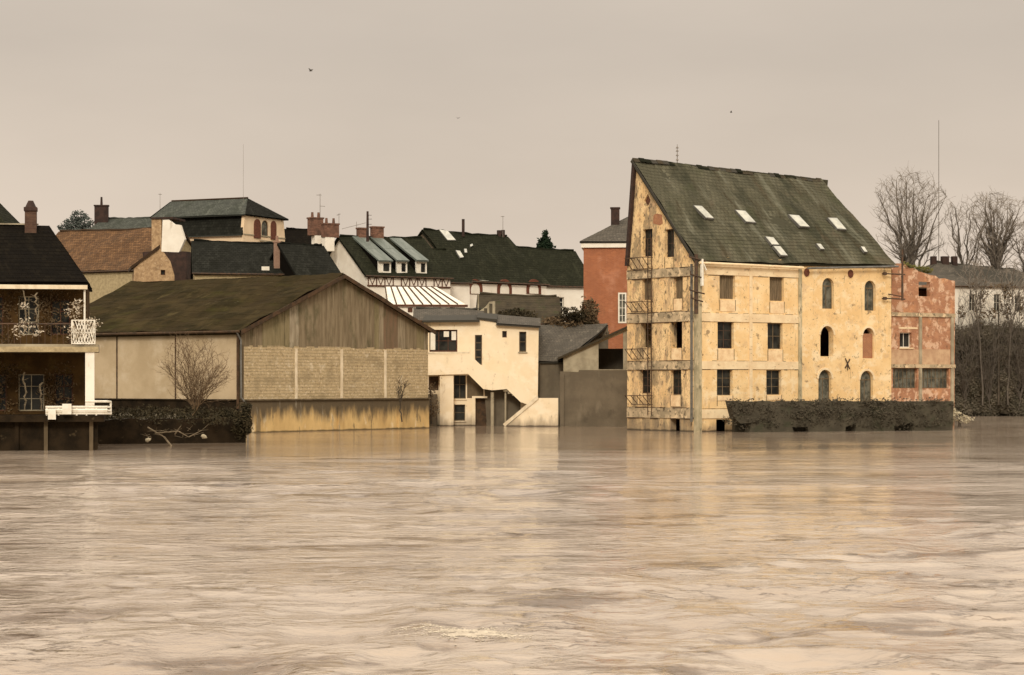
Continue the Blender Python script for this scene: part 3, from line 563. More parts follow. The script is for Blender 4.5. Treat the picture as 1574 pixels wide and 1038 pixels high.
for dz, w in ((0, .55), (-1.1, .45), (-2.1, .5), (-2.6, .4)):
    bm = bmesh.new(); z = zl(0)-.25+dz; tube(bm, (-.28-w*1.3, -.28-w*.3, z+.15), (-.28+w*1.2, -.28-w*.2, z-.06), .05, n=5); tube(bm, (-.28-w*1.3, -.28-w*.3, z+.15), (-.28-w*1.3, -.28-w*.3, z+.38), .045, n=5); obj('crossarm', fin(bm), 'iron', pole)
bm = bmesh.new(); tube(bm, (.15, -.35, zl(0)-1.9), (.12, -.36, zl(0)-.2), .12, n=6); tube(bm, (.12, -.36, zl(0)-.2), (.45, -.4, zl(0)-.9), .05, n=5); obj('insulator_bracket', fin(bm), 'white_paint', pole)
# finial on the ridge
u, z = mf.hit(1041, 253, (0, pkv, 0), (0, 1, 0)).xz; fz = mf.hit(1041, 222, (0, pkv, 0), (0, 1, 0)).z
fi = thing('roof_finial', 'slim metal finial with small discs on the ridge of the ochre mill', 'finial', *(Matrix.Rotation(mf.th, 3, 'Z') @ Vector((u, pkv, 0))+Vector((mf.x, mf.y, z-.1))))
bm = bmesh.new(); tube(bm, (0, 0, 0), (0, 0, fz-z+.1), .035, .015, 6); obj('rod', fin(bm), 'far_grey', fi)
for k, q in enumerate((.28, .5, .72, .88)):
    bm = bmesh.new(); zz = q*(fz-z); tube(bm, (0, 0, zz), (0, 0, zz+.10), .11, .04, 8); obj('disc', fin(bm), 'far_grey', fi)
bm = bmesh.new(); tube(bm, (0, 0, -.15), (0, 0, .12), .20, .10, 8); obj('socket', fin(bm), 'white_paint', fi)

# low overgrown wall in front of the mill
lw0 = Frame(1122, 139.6, mf.th*.55)
lw = lw0.root('terrace_wall', 'long low dark overgrown wall standing in the water before the ochre mill', 'wall')
ll = lw0.f(1466, 600)[0]; zt = lw0.f(1124, 617)[1]; print('lowwall', ll, zt)
out_ = [(.8, .95), (0, zt-.6), (.05, zt)]
n = 40
top = [(ll*i/n, zt+lw0.f(1124, 617)[1]*0+noise.noise(Vector((i*.7, 0, 5)))*.12+(lw0.f(1440, 617)[1]-zt)*i/n) for i in range(n+1)]
bot = []; u = ll
pat = [(3.0, .12, .75), (1.3, .72, .9), (2.9, .12, .7), (.8, .8, .4), (2.6, .1, .9), (1.1, .75, .6)]; i = 0
while u > 1.3:
    w, z, gp = pat[i % len(pat)]; bot += [(u, -.35 if i % 2 == 0 else .42), (max(u-w, .6), -.35 if i % 2 == 0 else .42)]; u -= w; i += 1
bot = [(u_+random.uniform(-.18, .18), z_+(random.uniform(-.16, .16) if z_ > 0 else 0)) for u_, z_ in bot]; pts = top[::1]+bot+[(.3, .9)]
obj('wall', slab(FR, pts, [], 0, .7), 'overgrown', lw)
bxo('backing', 'overgrown', lw, .9, ll-.3, 1.2, 1.6, -.4, zt-.4)
def leaf_blob(verts, faces, cx, cy, cz, rx, ry, rz, n, size, flat=False, shell=.55):
    for _ in range(n):
        while True:
            p = Vector((random.uniform(-1, 1), random.uniform(-1, 1), random.uniform(-1, 1)))
            if p.length < 1: break
        if p.length < shell: p = p.normalized()*random.uniform(shell, 1)
        p = p*random.choice((1, 1, random.uniform(.7, 1.28)))*(1+.45*noise.noise(p*2.3+Vector((cx, cy, cz))))
        c = Vector((cx+p.x*rx, cy+p.y*ry, cz+p.z*rz)); a_ = Vector((random.gauss(0, 1), random.gauss(0, 1), random.gauss(0, 1))).normalized(); b_ = a_.orthogonal().normalized()
        s = size*random.uniform(.5, 1.3); k = len(verts); verts += [c-a_*s, c+b_*s*.5, c+a_*s, c-b_*s*.5]; faces.append((k, k+1, k+2, k+3))
v_, f_ = [], []
for i in range(330):
    u = random.uniform(0, ll); leaf_blob(v_, f_, u, random.uniform(-.18, .3), zt+.06-random.random()**1.1*1.75, .55, .2, .2, 22, .085)
obj('ivy', (v_, f_), 'leaf_brown_dark', lw, stuff=True)

# ------------------------------------------------------------------ brick annex right of the mill
an = Frame(1369, 151.9, mf.th); 
ax = an.root('brick_annex', 'ruined salmon brick annex with broken parapet against the right end of the ochre mill', 'building')
la = an.f(1467, 520)[0]
pp = [an.f(1467, 660), an.f(1468, 432), an.f(1461, 431), an.f(1452, 428), an.f(1444, 429), an.f(1438, 424), an.f(1430, 423), an.f(1421, 420), an.f(1412, 417), an.f(1405, 412), an.f(1398, 413), an.f(1390, 405), an.f(1371, 405), an.f(1368, 660)]
pp = [(max(.02, u), max(z, -.5)) for u, z in pp]
w1 = R2(an.f, 1412, 1430, 433, 456); w2 = R2(an.f, 1383, 1401.5, 511, 534.5); g1 = R2(an.f, 1372.5, 1410, 566, 597); g2 = R2(an.f, 1417.5, 1459, 566, 597)
obj('wall', slab(FR, pp[::-1], [rect(*w) for w in (w1, w2, g1, g2)], 0, .35), 'annex_brick', ax)
window(ax, FR, *w2, mull=1, trans=0, fm='white_paint', sill='beam'); 
window(ax, FR, *g1, mull=5, trans=1, fm='wood_grey', pm='glass_milky', ft=.05); window(ax, FR, *g2, mull=6, trans=1, fm='wood_grey', pm='glass_milky', ft=.05)
r = R2(an.f, 1382, 1410, 503, 506); bxo('lintel', 'beam', ax, r[0], r[1], -.03, -.002, r[2], r[3])
for ya, yb in ((480, 486), (560, 565.5)): 
    z1, z0 = an.f(1370, ya)[1], an.f(1370, yb)[1]; bxo('concrete_beam', 'beam_dark', ax, 0, la+.02, -.10, -.002, z0, z1)
r = R2(an.f, 1373, 1412, 537, 559); bxo('plaster_band', 'annex_plaster', ax, .05, r[1], -.02, -.002, r[2]-.1, r[3])
r = R2(an.f, 1417, 1460, 537, 559); bxo('plaster_band', 'annex_plaster', ax, r[0], r[1], -.02, -.002, r[2]-.1, r[3])
zA, zB = an.f(1370, 560)[1], an.f(1370, 486)[1]
for px in (1414, 1463): u = an.f(px, 520)[0]; bxo('concrete_post', 'pale_conc', ax, u-.13, u+.13, -.09, -.002, zA+.005, zB-.005); bxo('concrete_post', 'pale_conc', ax, u-.13, u+.13, -.09, -.002, .3, an.f(1370, 565.5)[1]-.005)
bxo('side_wall', 'annex_brick', ax, la-.35, la, .351, 6, -.5, an.f(1467, 432)[1]-.2)
bxo('back_wall', 'annex_brick', ax, 0.02, la-.36, 5.65, 6, -.5, an.f(1467, 432)[1]-.3)
bxo('flat_roof', 'moss_roof', ax, .02, la-.36, .36, 5.64, an.f(1467, 445)[1], an.f(1467, 443)[1])
v_, f_ = [], []
for i in range(14): 
    px = 1390+i*3.2+random.uniform(-2, 2); u, z = an.f(px, 411+i*.6); leaf_blob(v_, f_, u, .2, z+.12, .35, .3, .28, 60, .09)
obj('moss', (v_, f_), mat('yellow_green_moss', (.13, .115, .02), (.08, .08, .018), 2, bump=0), ax, stuff=True)
dp = thing('drain_pole', 'tall thin dark pole rising before the ruined salmon annex beside the mill roof', 'pole', X(1387, 150.5), 150.5)
bm = bmesh.new(); tube(bm, (0, 0, Z(462, 150.5)), (0, 0, Z(384, 150.5)), .085, .06, 6); obj('post', fin(bm), 'iron', dp)
bm = bmesh.new(); tube(bm, (-.9, .3, Z(452, 150.5)), (0, 0, Z(456, 150.5)), .04); tube(bm, (0, .4, Z(425, 150.5)), (0, 0, Z(428, 150.5)), .04); obj('bracket', fin(bm), 'iron', dp)

# ------------------------------------------------------------------ hangar
hf = Frame(370, 138, math.atan2(14, 11.15)); hg = hf.root('timber_gabled_warehouse', 'long low warehouse with mossy roof and weathered board gable over a flooded base', 'warehouse')
LG = hf.f(658, 560)[0]; LS = 20.0; hE = hf.f(371, 504)[1]; pu, pz = hf.f(523, 421); zc = hf.f(380, 531)[1]; zb = hf.f(380, 614)[1]; print('hangar', LG, hE, pu, pz, zc, zb)
hE2 = hf.f(659, 505)[1]
# gable: block wall, boards, base
obj('block_wall', slab(FR, rect(.25, LG, zb, zc), [], 0, .3), 'block', hg)
gp = [(0, zc+.001), (LG, zc+.001), (LG, hE2-.15), (pu, pz-.12), (0, hE-.15)]
obj('gable_backing', slab(FR, gp, [], .08, .3), 'wood_brown', hg)
random.seed(41); nb = 46; wv = [random.uniform(.8, 1.25) for _ in range(nb)]; tw = sum(wv); u = .02; last = 0
for i in range(nb):
    w = wv[i]/tw*(LG-.04); top = lambda q: (hE-.16+(pz-hE)*(q/pu)) if q < pu else (hE2-.16+(pz-hE2)*((LG-q)/(LG-pu)))
    a0, a1 = u+.004, u+w-.004; z0 = zc-.05-random.random()*.05
    P = [(a0, z0), (a1, z0), (a1, top(a1)-.02), (a0, top(a0)-.02)]
    if a0 < pu < a1: P = [(a0, z0), (a1, z0), (a1, top(a1)-.02), (pu, pz-.19), (a0, top(a0)-.02)]
    if random.random() < .45 or i == 0: last = random.choices([0, 1, 2, 3, 4], [4, 3, 3.5, .6, 1.2])[0]
    obj('board', slab(FR, P, [], .0+random.uniform(-.02, .015), .078), 'board%d' % last, hg); u += w

for px in (455, 525, 592): u = hf.f(px, 570)[0]; bxo('pier', 'pale_pier', hg, u-.11, u+.11, -.035, -.002, zb+.01, zc-.15)
bxo('corner_post', 'base_soot', hg, 0, .248, -.02, .3, zb, zc)
# stained base wall with a ledge
bxo('base_wall', 'base_ochre', hg, .12, LG-.02, -.12, .3, -.5, zb-.09)
for px in (520, 612): u = hf.f(px, 640)[0]; bxo('buttress', 'base_ochre', hg, u-.2, u+.2, -.26, -.122, -.5, zb-.5)
bxo('ledge', 'base_soot', hg, .05, LG, -.24, .32, zb-.088, zb-.002)
# long side
sd_f = Face('g', 0)
us = [hf.g(px, 560)[0] for px in (370, 270, 180, 60)]; us[0] = .3
for i in range(3):
    bxo('wall_panel', 'panel_wall', hg, us[i]+.05, us[i+1]-.05, 0, .25, zb, hE-.1, face=sd_f)
for q in us[1:3]: bxo('joint_post', 'dark_joint', hg, q-.048, q+.048, -.04, .22, zb, hE-.1, face=sd_f)
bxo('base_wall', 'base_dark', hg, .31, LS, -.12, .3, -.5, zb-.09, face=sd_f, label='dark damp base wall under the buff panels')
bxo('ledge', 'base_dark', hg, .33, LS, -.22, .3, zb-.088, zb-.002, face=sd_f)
bxo('back_wall', 'block', hg, .3, LG-.31, LS-.3, LS-.002, -.5, hE-.2)
obj('back_gable', slab(Face('f', LS-.3), [(.3, hE-.19), (LG-.3, hE2-.19), (pu, pz-.2)], [], 0, .29), 'board0', hg)
bxo('far_side_wall', 'block', hg, LG-.3, LG-.001, .301, LS, -.5, hE2-.2)
hr = .38
roof('roof', 'hangar_roof', hg, (pu, -hr, pz), (pu, LS+.3, pz), (-.35, LS+.3, hE-.14), (-.35, -hr, hE-.14), step=.9, h=.010, sag=.2, thick=.1, cols=60)
roof('roof', 'hangar_roof', hg, (pu, LS+.3, pz), (pu, -hr, pz), (LG+.35, -hr, hE2-.14), (LG+.35, LS+.3, hE2-.14), step=.9, h=.012, sag=.05, thick=.1)
bm = bmesh.new()
for (a_, b_) in (((-.35, hE-.14), (pu, pz)), ((pu, pz), (LG+.35, hE2-.14))):
    hexa(bm, [(a_[0], -hr-.05, a_[1]-.30), (b_[0], -hr-.05, b_[1]-.30), (b_[0], -hr-.005, b_[1]-.30), (a_[0], -hr-.005, a_[1]-.30), (a_[0], -hr-.05, a_[1]-.03), (b_[0], -hr-.05, b_[1]-.03), (b_[0], -hr-.005, b_[1]-.03), (a_[0], -hr-.005, a_[1]-.03)])
obj('bargeboard', fin(bm), 'dark_joint', hg)
bm = bmesh.new(); tube(bm, (-.42, -.3, hE-.25), (-.42, LS, hE-.25), .08, n=6); obj('gutter', fin(bm), 'dark_joint', hg)
polyline_tube('downpipe', 'grey_metal', hg, [(-.42, -.1, hE-.3), (-.12, -.15, hE-.8), (-.10, -.15, zb+.1), (.25, -.35, zb-.35), (.25, -.35, .1)], .06)
polyline_tube('downpipe', 'dark_joint', hg, [(-.14, .12, hE-.3), (-.14, .12, zb-.6)], .09)

# ------------------------------------------------------------------ generic gabled house
def gable_house(name, label, px, Y, th, pxr, eave, ridge_px, ridge_py, D, roofm, wallm, ridge_px2=None, ridge_py2=None, holes=(), base=.3, ov=.2, hip=False, dark_gable=None, sag=.07, step=.32):
    fr = Frame(px, Y, th); rt = fr.root(name, label, 'house'); L = fr.f(pxr, eave)[0]; zE = fr.f(px, eave)[1]
    p = fr.hit(ridge_px, ridge_py, (0, D/2, 0), (0, 1, 0)); zR = p.z; r0 = p.x
    if ridge_px2 is not None: q = fr.hit(ridge_px2, ridge_py2 if ridge_py2 else ridge_py, (0, D/2, 0), (0, 1, 0)); r1, zR2 = q.x, q.z
    else: r1, zR2 = L-r0, zR
    if not hip: r0, r1_ = 0, L
    else: r1_ = r1
    rects = []
    for h in holes:
        r = R2(fr.f, *h[:4]); rects.append((r, h[4:]))
    obj('wall', slab(FR, rect(0, L, base, zE-.05), [rect(*r) for r, _ in rects], 0, .3), wallm, rt)
    for r, k in rects:
        kw = dict(k[0]) if k else {}; window(rt, FR, *r, **kw)
    zk = zE-.05 if hip else None
    for off, nm in ((0, 'gable_wall'), (L-.3, 'gable_wall')):
        zr = zR if off == 0 else zR2
        P = [(.301, base), (D-.301, base), (D-.301, zE-.06)]+([] if hip else [(D/2, zr-.15 )])+[(.301, zE-.06)]
        obj(nm, slab(Face('g', off), P, [], 0, .3), dark_gable or wallm, rt)
    bxo('back_wall', wallm, rt, .001, L-.001, D-.3, D, base, zE-.06)
    o0, o1 = (0 if hip else -ov), (0 if hip else ov); sl_ = (zR-zE)/(D/2); ez = zE-sl_*ov
    e0, e1 = -ov, L+ov
    roof('roof', roofm, rt, (r0+o0, D/2, zR), (r1_+o1, D/2, zR2), (e1, -ov, ez), (e0, -ov, ez), sag=sag, step=step)
    roof('roof', roofm, rt, (r1_+o1, D/2+.01, zR2), (r0+o0, D/2+.01, zR), (e0, D+ov, ez), (e1, D+ov, ez), sag=.02, step=.5)
    if hip:
        tri_roof('roof_hip', roofm, rt, (r0, D/2, zR), (e0, -ov, ez), (e0, D+ov, ez)); tri_roof('roof_hip', roofm, rt, (r1_, D/2, zR2), (e1, D+ov, ez), (e1, -ov, ez))
    pt = [(r0+(r1_-r0)*i/14, D/2, zR+(zR2-zR)*i/14-.10*math.sin(math.pi*i/14)+noise.noise(Vector((i*.8, px, 0)))*.12+.06) for i in range(15)]
    polyline_tube('ridge_cap', roofm, rt, pt, .11, 5)
    bm = bmesh.new(); tube(bm, (e0, -ov-.07, ez-.05), (e1, -ov-.07, ez-.09), .06, n=6); obj('gutter', fin(bm), 'iron', rt)
    return rt, fr, L, zE, zR, r0, r1_, sl_
def on_roof(fr, rt, zE, sl_, quad, name='skylight', m='skyglass', lift=.06):
    n = Vector((0, -sl_, 1)).normalized(); p0 = Vector((0, 0, zE))+n*lift
    P = [fr.hit(x, y, p0, n) for x, y in quad]; bm = bmesh.new(); hexa(bm, [p-n*.1 for p in P]+[p+n*.03 for p in P]); o = obj(name, fin(bm), 'grey_metal', rt)
    c = sum(P, Vector())/4; P = [c+(p-c)*.93 for p in P]; bm = bmesh.new(); hexa(bm, [p+n*.031 for p in P]+[p+n*.045 for p in P]); obj('pane', fin(bm), m, o)
def stack(fr, rt, px0, px1, py0, py1, v, dy=.6, **k):
    (u0, z1), (u1, z0) = fr.f(px0, py0, v), fr.f(px1, py1, v); return chimney(rt, u0, u1, v, v+dy, z0-.6, z1, **k)

# --- far left: old brown-tiled barn, rubble gable
rt, fr, L, zE, zR, r0, r1, s_ = gable_house('old_barn', 'old barn with sagging brown tile roof and rubble walls behind the mossy warehouse', 42, 188.3, R(-32), 226, 417, 92, 356, 8, 'tile_brown', 'rubble_pale', 246, 351, sag=.16)
# rubble gable on the right of the barn
rf = Frame(213, 170, R(12)); rg = rf.root('rubble_gable_house', 'small ruined gable of orange rubble right of the old brown barn', 'house')
P = [rf.f(205, 640), rf.f(270, 640), rf.f(268, 423), rf.f(262, 402), rf.f(252, 388), rf.f(240, 384), rf.f(222, 395), rf.f(206, 414)]; P = [(u, max(z, .3)) for u, z in P]
hz = R2(rf.f, 247, 254, 415, 423)
obj('gable_wall', slab(FR, P, [rect(*hz)], 0, .4), 'rubble', rg); window(rg, FR, *hz, mull=0, trans=0, fm='wood_brown')
u0, z0 = rf.f(207, 414); u1, z1 = rf.f(240, 382); u2, z2 = rf.f(268, 420)
bm = bmesh.new(); hexa(bm, [(u0-.3, -.12, z0), (u1+.3, -.12, z1), (u1+.3, 5, z1), (u0-.3, 5, z0), (u0-.3, -.12, z0+.22), (u1+.3, -.12, z1+.30), (u1+.3, 5, z1+.30), (u0-.3, 5, z0+.22)]); obj('roof', fin(bm), 'tile_brown', rg)
bxo('side_wall', 'rubble', rg, u0, u0+.35, .41, 5, .3, z0-.2); bxo('side_wall', 'rubble', rg, u2-.5, u2-.15, .41, 5, .3, z2-.2); bxo('back_wall', 'rubble', rg, u0+.36, u2-.51, 4.6, 5, .3, z2-.2)
# grey roofed house with chimney behind the barn
rt, fr, L, zE, zR, r0, r1, s_ = gable_house('grey_roofed_house', 'grey slate roofed house with dark square chimney above the old brown barn', 132, 200, R(4), 262, 358, 158, 336, 7, 'slate_grey', 'white', 240, 335, hip=True)
stack(fr, rt, 145, 166, 317, 345, 2.6, m='chim_dark', pots=0); u, z = fr.f(156, 317, 2.9); bm = bmesh.new(); tube(bm, (u, 2.9, z), (u, 2.9, fr.f(156, 303, 2.9)[1]), .12, .09, 8); obj('chimney_pot', fin(bm), 'chim_dark', rt)
# white gable between
wf = Frame(248, 180, R(-10)); wg = wf.root('white_gable_building', 'narrow white rendered gable wall beside the mansard house', 'building')
P = [wf.f(248, 387), wf.f(275, 388), wf.f(284, 368), wf.f(277, 346), wf.f(268, 345), wf.f(260, 338), wf.f(250, 338)]
obj('wall', slab(FR, P, [], 0, .4), 'white', wg); u0 = wf.f(248, 387); u1 = wf.f(281, 387)
bxo('lower_wall', 'chim_dark', wg, u0[0]-1.6, u1[0]+.3, .02, 3.5, .3, u0[1]-.005); bxo('side_wall', 'rubble', wg, u0[0]-.85, u0[0]-.01, .05, 3, u0[1], wf.f(248, 337)[1])
bxo('cap', 'chim_dark', wg, u0[0]-.9, u0[0]+1.0, -.05, 3.1, wf.f(248, 337)[1]+.003, wf.f(248, 334)[1])
# steep roof at the far left edge
rt, fr, L, zE, zR, r0, r1, s_ = gable_house('steep_roofed_house', 'steep dark roof at the extreme left edge behind the balcony house', -110, 150, 0, 10, 347, -90, 270, 7, 'slate_green', 'white', -42, 270, hip=True)

# --- mansard house
mf2 = Frame(374, 190, math.atan2(-.436, .9)); ms = mf2.root('mansard_house', 'tall cream house with hipped slate mansard roof and arched brown shuttered window', 'house')
LL = mf2.f(236, 345)[0]; zE = mf2.f(374, 329)[1]; zW = mf2.f(374, 358.5)[1]; DR = -1
# local x negative to the left; the right-hand side wall is the plane x = 0, facing +x
vR = mf2.g(438, 335, 0)[0]; print('mansard', LL, vR, zE, zW)
sfr = Face('g', 0)
wr_ = R2(mf2.g, 402, 413, 338, 366)
obj('side_wall', slab(Face('g', -.3), [(0, .3), (vR, .3), (vR, zW), (vR-.25, zE), (.25, zE), (0, zW)], [arch(*wr_)], 0, .3), 'pale_orange', ms)
# window on a right side wall: mirrored face
class FaceR(Face):
    def p(s, u, d, z): return Vector((s.off-d, u, z))
fR = FaceR('g', 0)
window(ms, fR, *wr_, arched=True, mull=1, trans=0, fm='wood_brown', pm='glass_milky', d=.1)
for a_, b_ in ((390, 400), (416, 424)):
    r = R2(mf2.g, a_, b_, 336 if a_ < 400 else 339, 367 if a_ < 400 else 369); obj('shutter', slab(fR, arch(*r), [], -.07, -.01), 'wood_red', ms)
bxo('sill', 'pale_conc', ms, -.0, .12, mf2.g(399, 367)[0], mf2.g(420, 367)[0], mf2.g(400, 369)[1]-.12, mf2.g(400, 369)[1])
bxo('string_course', 'pale_conc', ms, .002, .05, .0, vR, zW-.12, zW-.02)
bxo('wall', 'pale_orange', ms, LL, -.301, 0, .3, .3, zW); bxo('far_wall', 'pale_orange', ms, LL, LL+.3, .301, vR-.301, .3, zW); bxo('back_wall', 'pale_orange', ms, LL, -.301, vR-.3, vR, .3, zW)
roof('mansard_slope', 'slate_dark', ms, (LL+.2, .45, zE), (-.2, .45, zE), (-.02, -.12, zW-.1), (LL-.2, -.12, zW-.1), sag=.03)
bxo('eave_trim', 'slate_grey', ms, LL-.3, -.05, -.25, -.13, zW-.22, zW-.12)
p0 = mf2.hit(264, 309, (0, vR/2, 0), (0, 1, 0)); p1 = mf2.hit(381, 306, (0, vR/2, 0), (0, 1, 0)); zRr = (p0.z+p1.z)/2
E = .25; print('mans ridge', p0, p1)
roof('roof', 'slate_grey', ms, (p0.x, vR/2, zRr), (p1.x, vR/2, zRr), (E, -.1, zE-.02), (LL-E, -.1, zE-.02), sag=.03)
roof('roof', 'slate_dark', ms, (p1.x, vR/2, zRr), (p0.x, vR/2, zRr), (LL-E, vR+E, zE), (E, vR+E, zE), sag=.03)
tri_roof('roof_hip', 'slate_dark', ms, (p1.x, vR/2, zRr), (E, vR+E, zE-.02), (E, -.1, zE-.02)); tri_roof('roof_hip', 'slate_dark', ms, (p0.x, vR/2, zRr), (LL-E, -.1, zE), (LL-E, vR+E, zE))
bm = bmesh.new(); tube(bm, (p0.x, vR/2, zRr+.04), (p1.x, vR/2, zRr+.04), .08); obj('ridge_cap', fin(bm), 'tile_brown', ms)

# --- low slate roofs between
rt, fr, L, zE, zR, r0, r1, s_ = gable_house('low_slate_house', 'low dark slate roofed house below the mansard house with pale brick chimney', 299, 172, R(9), 436, 417, 284, 370, 8, 'slate_dark', 'rubble_pale', 432, 375)
stack(fr, rt, 421, 431, 373, 420, .4, dy=.55, m='chim_pink', pots=1, potm='chim_pink')
u, z = fr.f(409, 413, .3); bxo('roof_vent', 'white_clean', rt, u-.35, u+.25, .1, .5, z-.15, z+.15)
rt, fr, L, zE, zR, r0, r1, s_ = gable_house('slate_lean_house', 'dark slate roof descending behind the peak of the mossy warehouse', 462, 170.5, R(33), 527, 428, 432, 374, 7, 'slate_dark', 'rubble_pale', 476, 377, dark_gable='slate_black')
rt, fr, L, zE, zR, r0, r1, s_ = gable_house('dark_slate_house', 'almost black slate roof between the mansard house and the white dormer gable', 440, 196, R(6), 512, 402, 437, 352, 9, 'slate_black', 'white', 498, 354)

# --- dormer house
rt, fr, L, zE, zR, r0, r1, s_ = gable_house('dormer_house', 'white house with dark roof, three zinc roofed dormers and half timbered front', 564, 178, R(30), 692, 421, 518, 363, 10, 'slate_green', 'white', 645, 366)
dh = rt; print('dormer', L, zE, zR)
for k, (a_, b_) in enumerate(((582, 601), (610, 626), (640, 656))):
    u0 = fr.f(a_, 410, .25)[0]; u1 = fr.f(b_, 410, .25)[0]; z1 = fr.f(a_, 400, .25)[1]; z0 = zE-.1
    pn = obj('dormer', slab(Face('f', .25), rect(u0, u1, z0, z1-.08), [rect(u0+.42, u1-.12, z0+.35, z1-.25)], 0, .2), 'white_paint', dh)
    obj('pane', fin((lambda q: (box(q, u0+.43, u1-.13, .34, .36, z0+.36, z1-.26), q)[1])(bmesh.new())), 'glass', pn)
    vt = (zR-.25-zE)/s_; 
    for uu in (u0, u1-.12):
        bm = bmesh.new(); hexa(bm, [(uu, .451, z0), (uu+.12, .451, z0), (uu+.12, vt, zR-.35), (uu, vt, zR-.35), (uu, .451, z1-.1), (uu+.12, .451, z1-.1), (uu+.12, vt, zR-.26), (uu, vt, zR-.26)]); obj('dormer_cheek', fin(bm), 'slate_black', pn)
    roof('dormer_roof', 'zinc', pn, (u0-.12, 4.9, zR+.02), (u1+.02, 4.9, zR+.02), (u1+.05, -.05, z1-.02), (u0-.12, -.05, z1-.02), sag=.02, step=2.0)
zt, zb_ = zE-.12, fr.f(564, 438)[1]
bxo('timber_rail', 'wood_brown', dh, .02, L, -.05, -.002, zt-.06, zt+.03); bxo('timber_rail', 'wood_brown', dh, .02, L, -.12, -.002, zb_-.1, zb_)
x = .1; k = 0
while x < L-.6:
    w = .75
    bm = bmesh.new(); tube(bm, (x, -.03, zb_), (x, -.03, zt-.06), .05, n=4); 
    if k % 4 != 3:
        tube(bm, (x+.08, -.03, zt-.08), (x+w/2, -.03, zb_+.03), .035, n=4); tube(bm, (x+w-.08, -.03, zt-.08), (x+w/2, -.03, zb_+.03), .035, n=4)
    obj('timber_brace', fin(bm), 'wood_brown', dh); x += w; k += 1
stack(fr, dh, 478, 497, 336, 351, 6.4, dy=.7, pots=2); stack(fr, dh, 499, 521, 345, 354, 4.6, dy=.7, pots=2)
o = stack(fr, dh, 484, 499, 351.5, 385, 6.42, dy=.66, pots=0, m='white', cap=False); o.name = 'chimney_shaft'; o = stack(fr, dh, 500, 514, 354.5, 375, 4.62, dy=.66, pots=0, m='white', cap=False); o.name = 'chimney_shaft'
stack(fr, dh, 552, 563, 352, 366, 4.7, dy=.5, pots=0); stack(fr, dh, 573, 590, 350, 366, 4.7, dy=.5, pots=0)
(v0, z1), (v1, z0) = fr.g(488, 380), fr.g(494, 387); bxo('gable_window', 'glass', dh, -.02, -.002, min(v0, v1), max(v0, v1), z0, z1)
# small roof with skylight to its right
rt, fr, L, zE, zR, r0, r1, s_ = gable_house('skylit_roof_house', 'green slate roof with one pale skylight between dormer house and long dark roof', 672, 183.5, R(28), 722, 431, 630, 381, 9, 'slate_green', 'white', 680, 384, holes=[(686, 691, 437, 446, dict(mull=0, trans=0, fm='wood_brown'))])
on_roof(fr, rt, zE, s_, ((672, 413), (678, 413), (685, 421), (678, 421)))
u, z = fr.f(664, 398, 2.2)
# --- big long roof
rt, fr, L, zE, zR, r0, r1, s_ = gable_house('long_roofed_house', 'large house with long dark green slate roof and white wall with arched brown frames', 712, 189, R(40), 840, 429, 654, 353, 11, 'slate_green', 'white', 798, 365, sag=.14, dark_gable='grey_conc')
bh = rt; print('big', L, zE, zR, r0, r1)
for q in (((674, 353), (688, 355), (701, 370), (688, 370)), ((700, 385), (707, 386), (713, 396), (707, 397)), ((713, 383), (717, 383), (718, 389), (714, 389)), ((722, 377), (726, 375), (727, 378), (723, 380))): on_roof(fr, rt, zE, s_, q)
for px in (730, 775, 820):
    a_, b_ = fr.f(px-11, 440)[0], fr.f(px+11, 440)[0]; z1 = fr.f(px, 431)[1]; z0 = fr.f(px, 452)[1]
    o = obj('window', slab(FR, arch(a_, b_, z0, z1+.1, 10), [arch(a_+.28, b_-.28, z0+.01, z1-.28, 10)], -.08, -.002), 'wood_red', rt)
    for k in range(3): uu = a_+(b_-a_)*(k+1)/4; bxo('bar', 'wood_brown', o, uu-.03, uu+.03, -.07, -.01, z1-.30-.1*(k != 1), z1+.02-.12*(k != 1))
    obj('pane', slab(FR, arch(a_+.2, b_-.2, z0+.02, z1-.2, 10), [], -.04, -.02), 'white_clean', o)
u, z = fr.f(770, 360, 5.2); chimney(rt, u-.15, u+.1, 5.3, 5.6, zR-.3, z+.35, pots=0, m='chim_dark', cap=False); chimney(rt, u+.35, u+.55, 5.3, 5.6, zR-.3, z+.4, pots=0, m='chim_dark', cap=False)
p = fr.hit(712, 357, (0, 5.0, 0), (0, 1, 0)); q = fr.hit(712, 337, (0, 5.0, 0), (0, 1, 0)); bm = bmesh.new(); tube(bm, (p.x, 5, p.z-.4), (p.x, 5, q.z), .13, .13, 8); obj('flue', fin(bm), 'chim_dark', rt)
rt, fr, L, zE, zR, r0, r1, s_ = gable_house('lower_long_house', 'lower continuation of the long dark green roof with white wall and tall window', 812, 199, R(22), 912, 436, 790, 379, 9, 'slate_green', 'white', 880, 386, dark_gable='grey_conc', holes=[(854, 867, 457, 487, dict(mull=1, trans=3, fm='white_paint'))])
bm = bmesh.new(); a_ = fr.hit(856, 386, (0, 4.4, 0), (0, 1, 0)); 
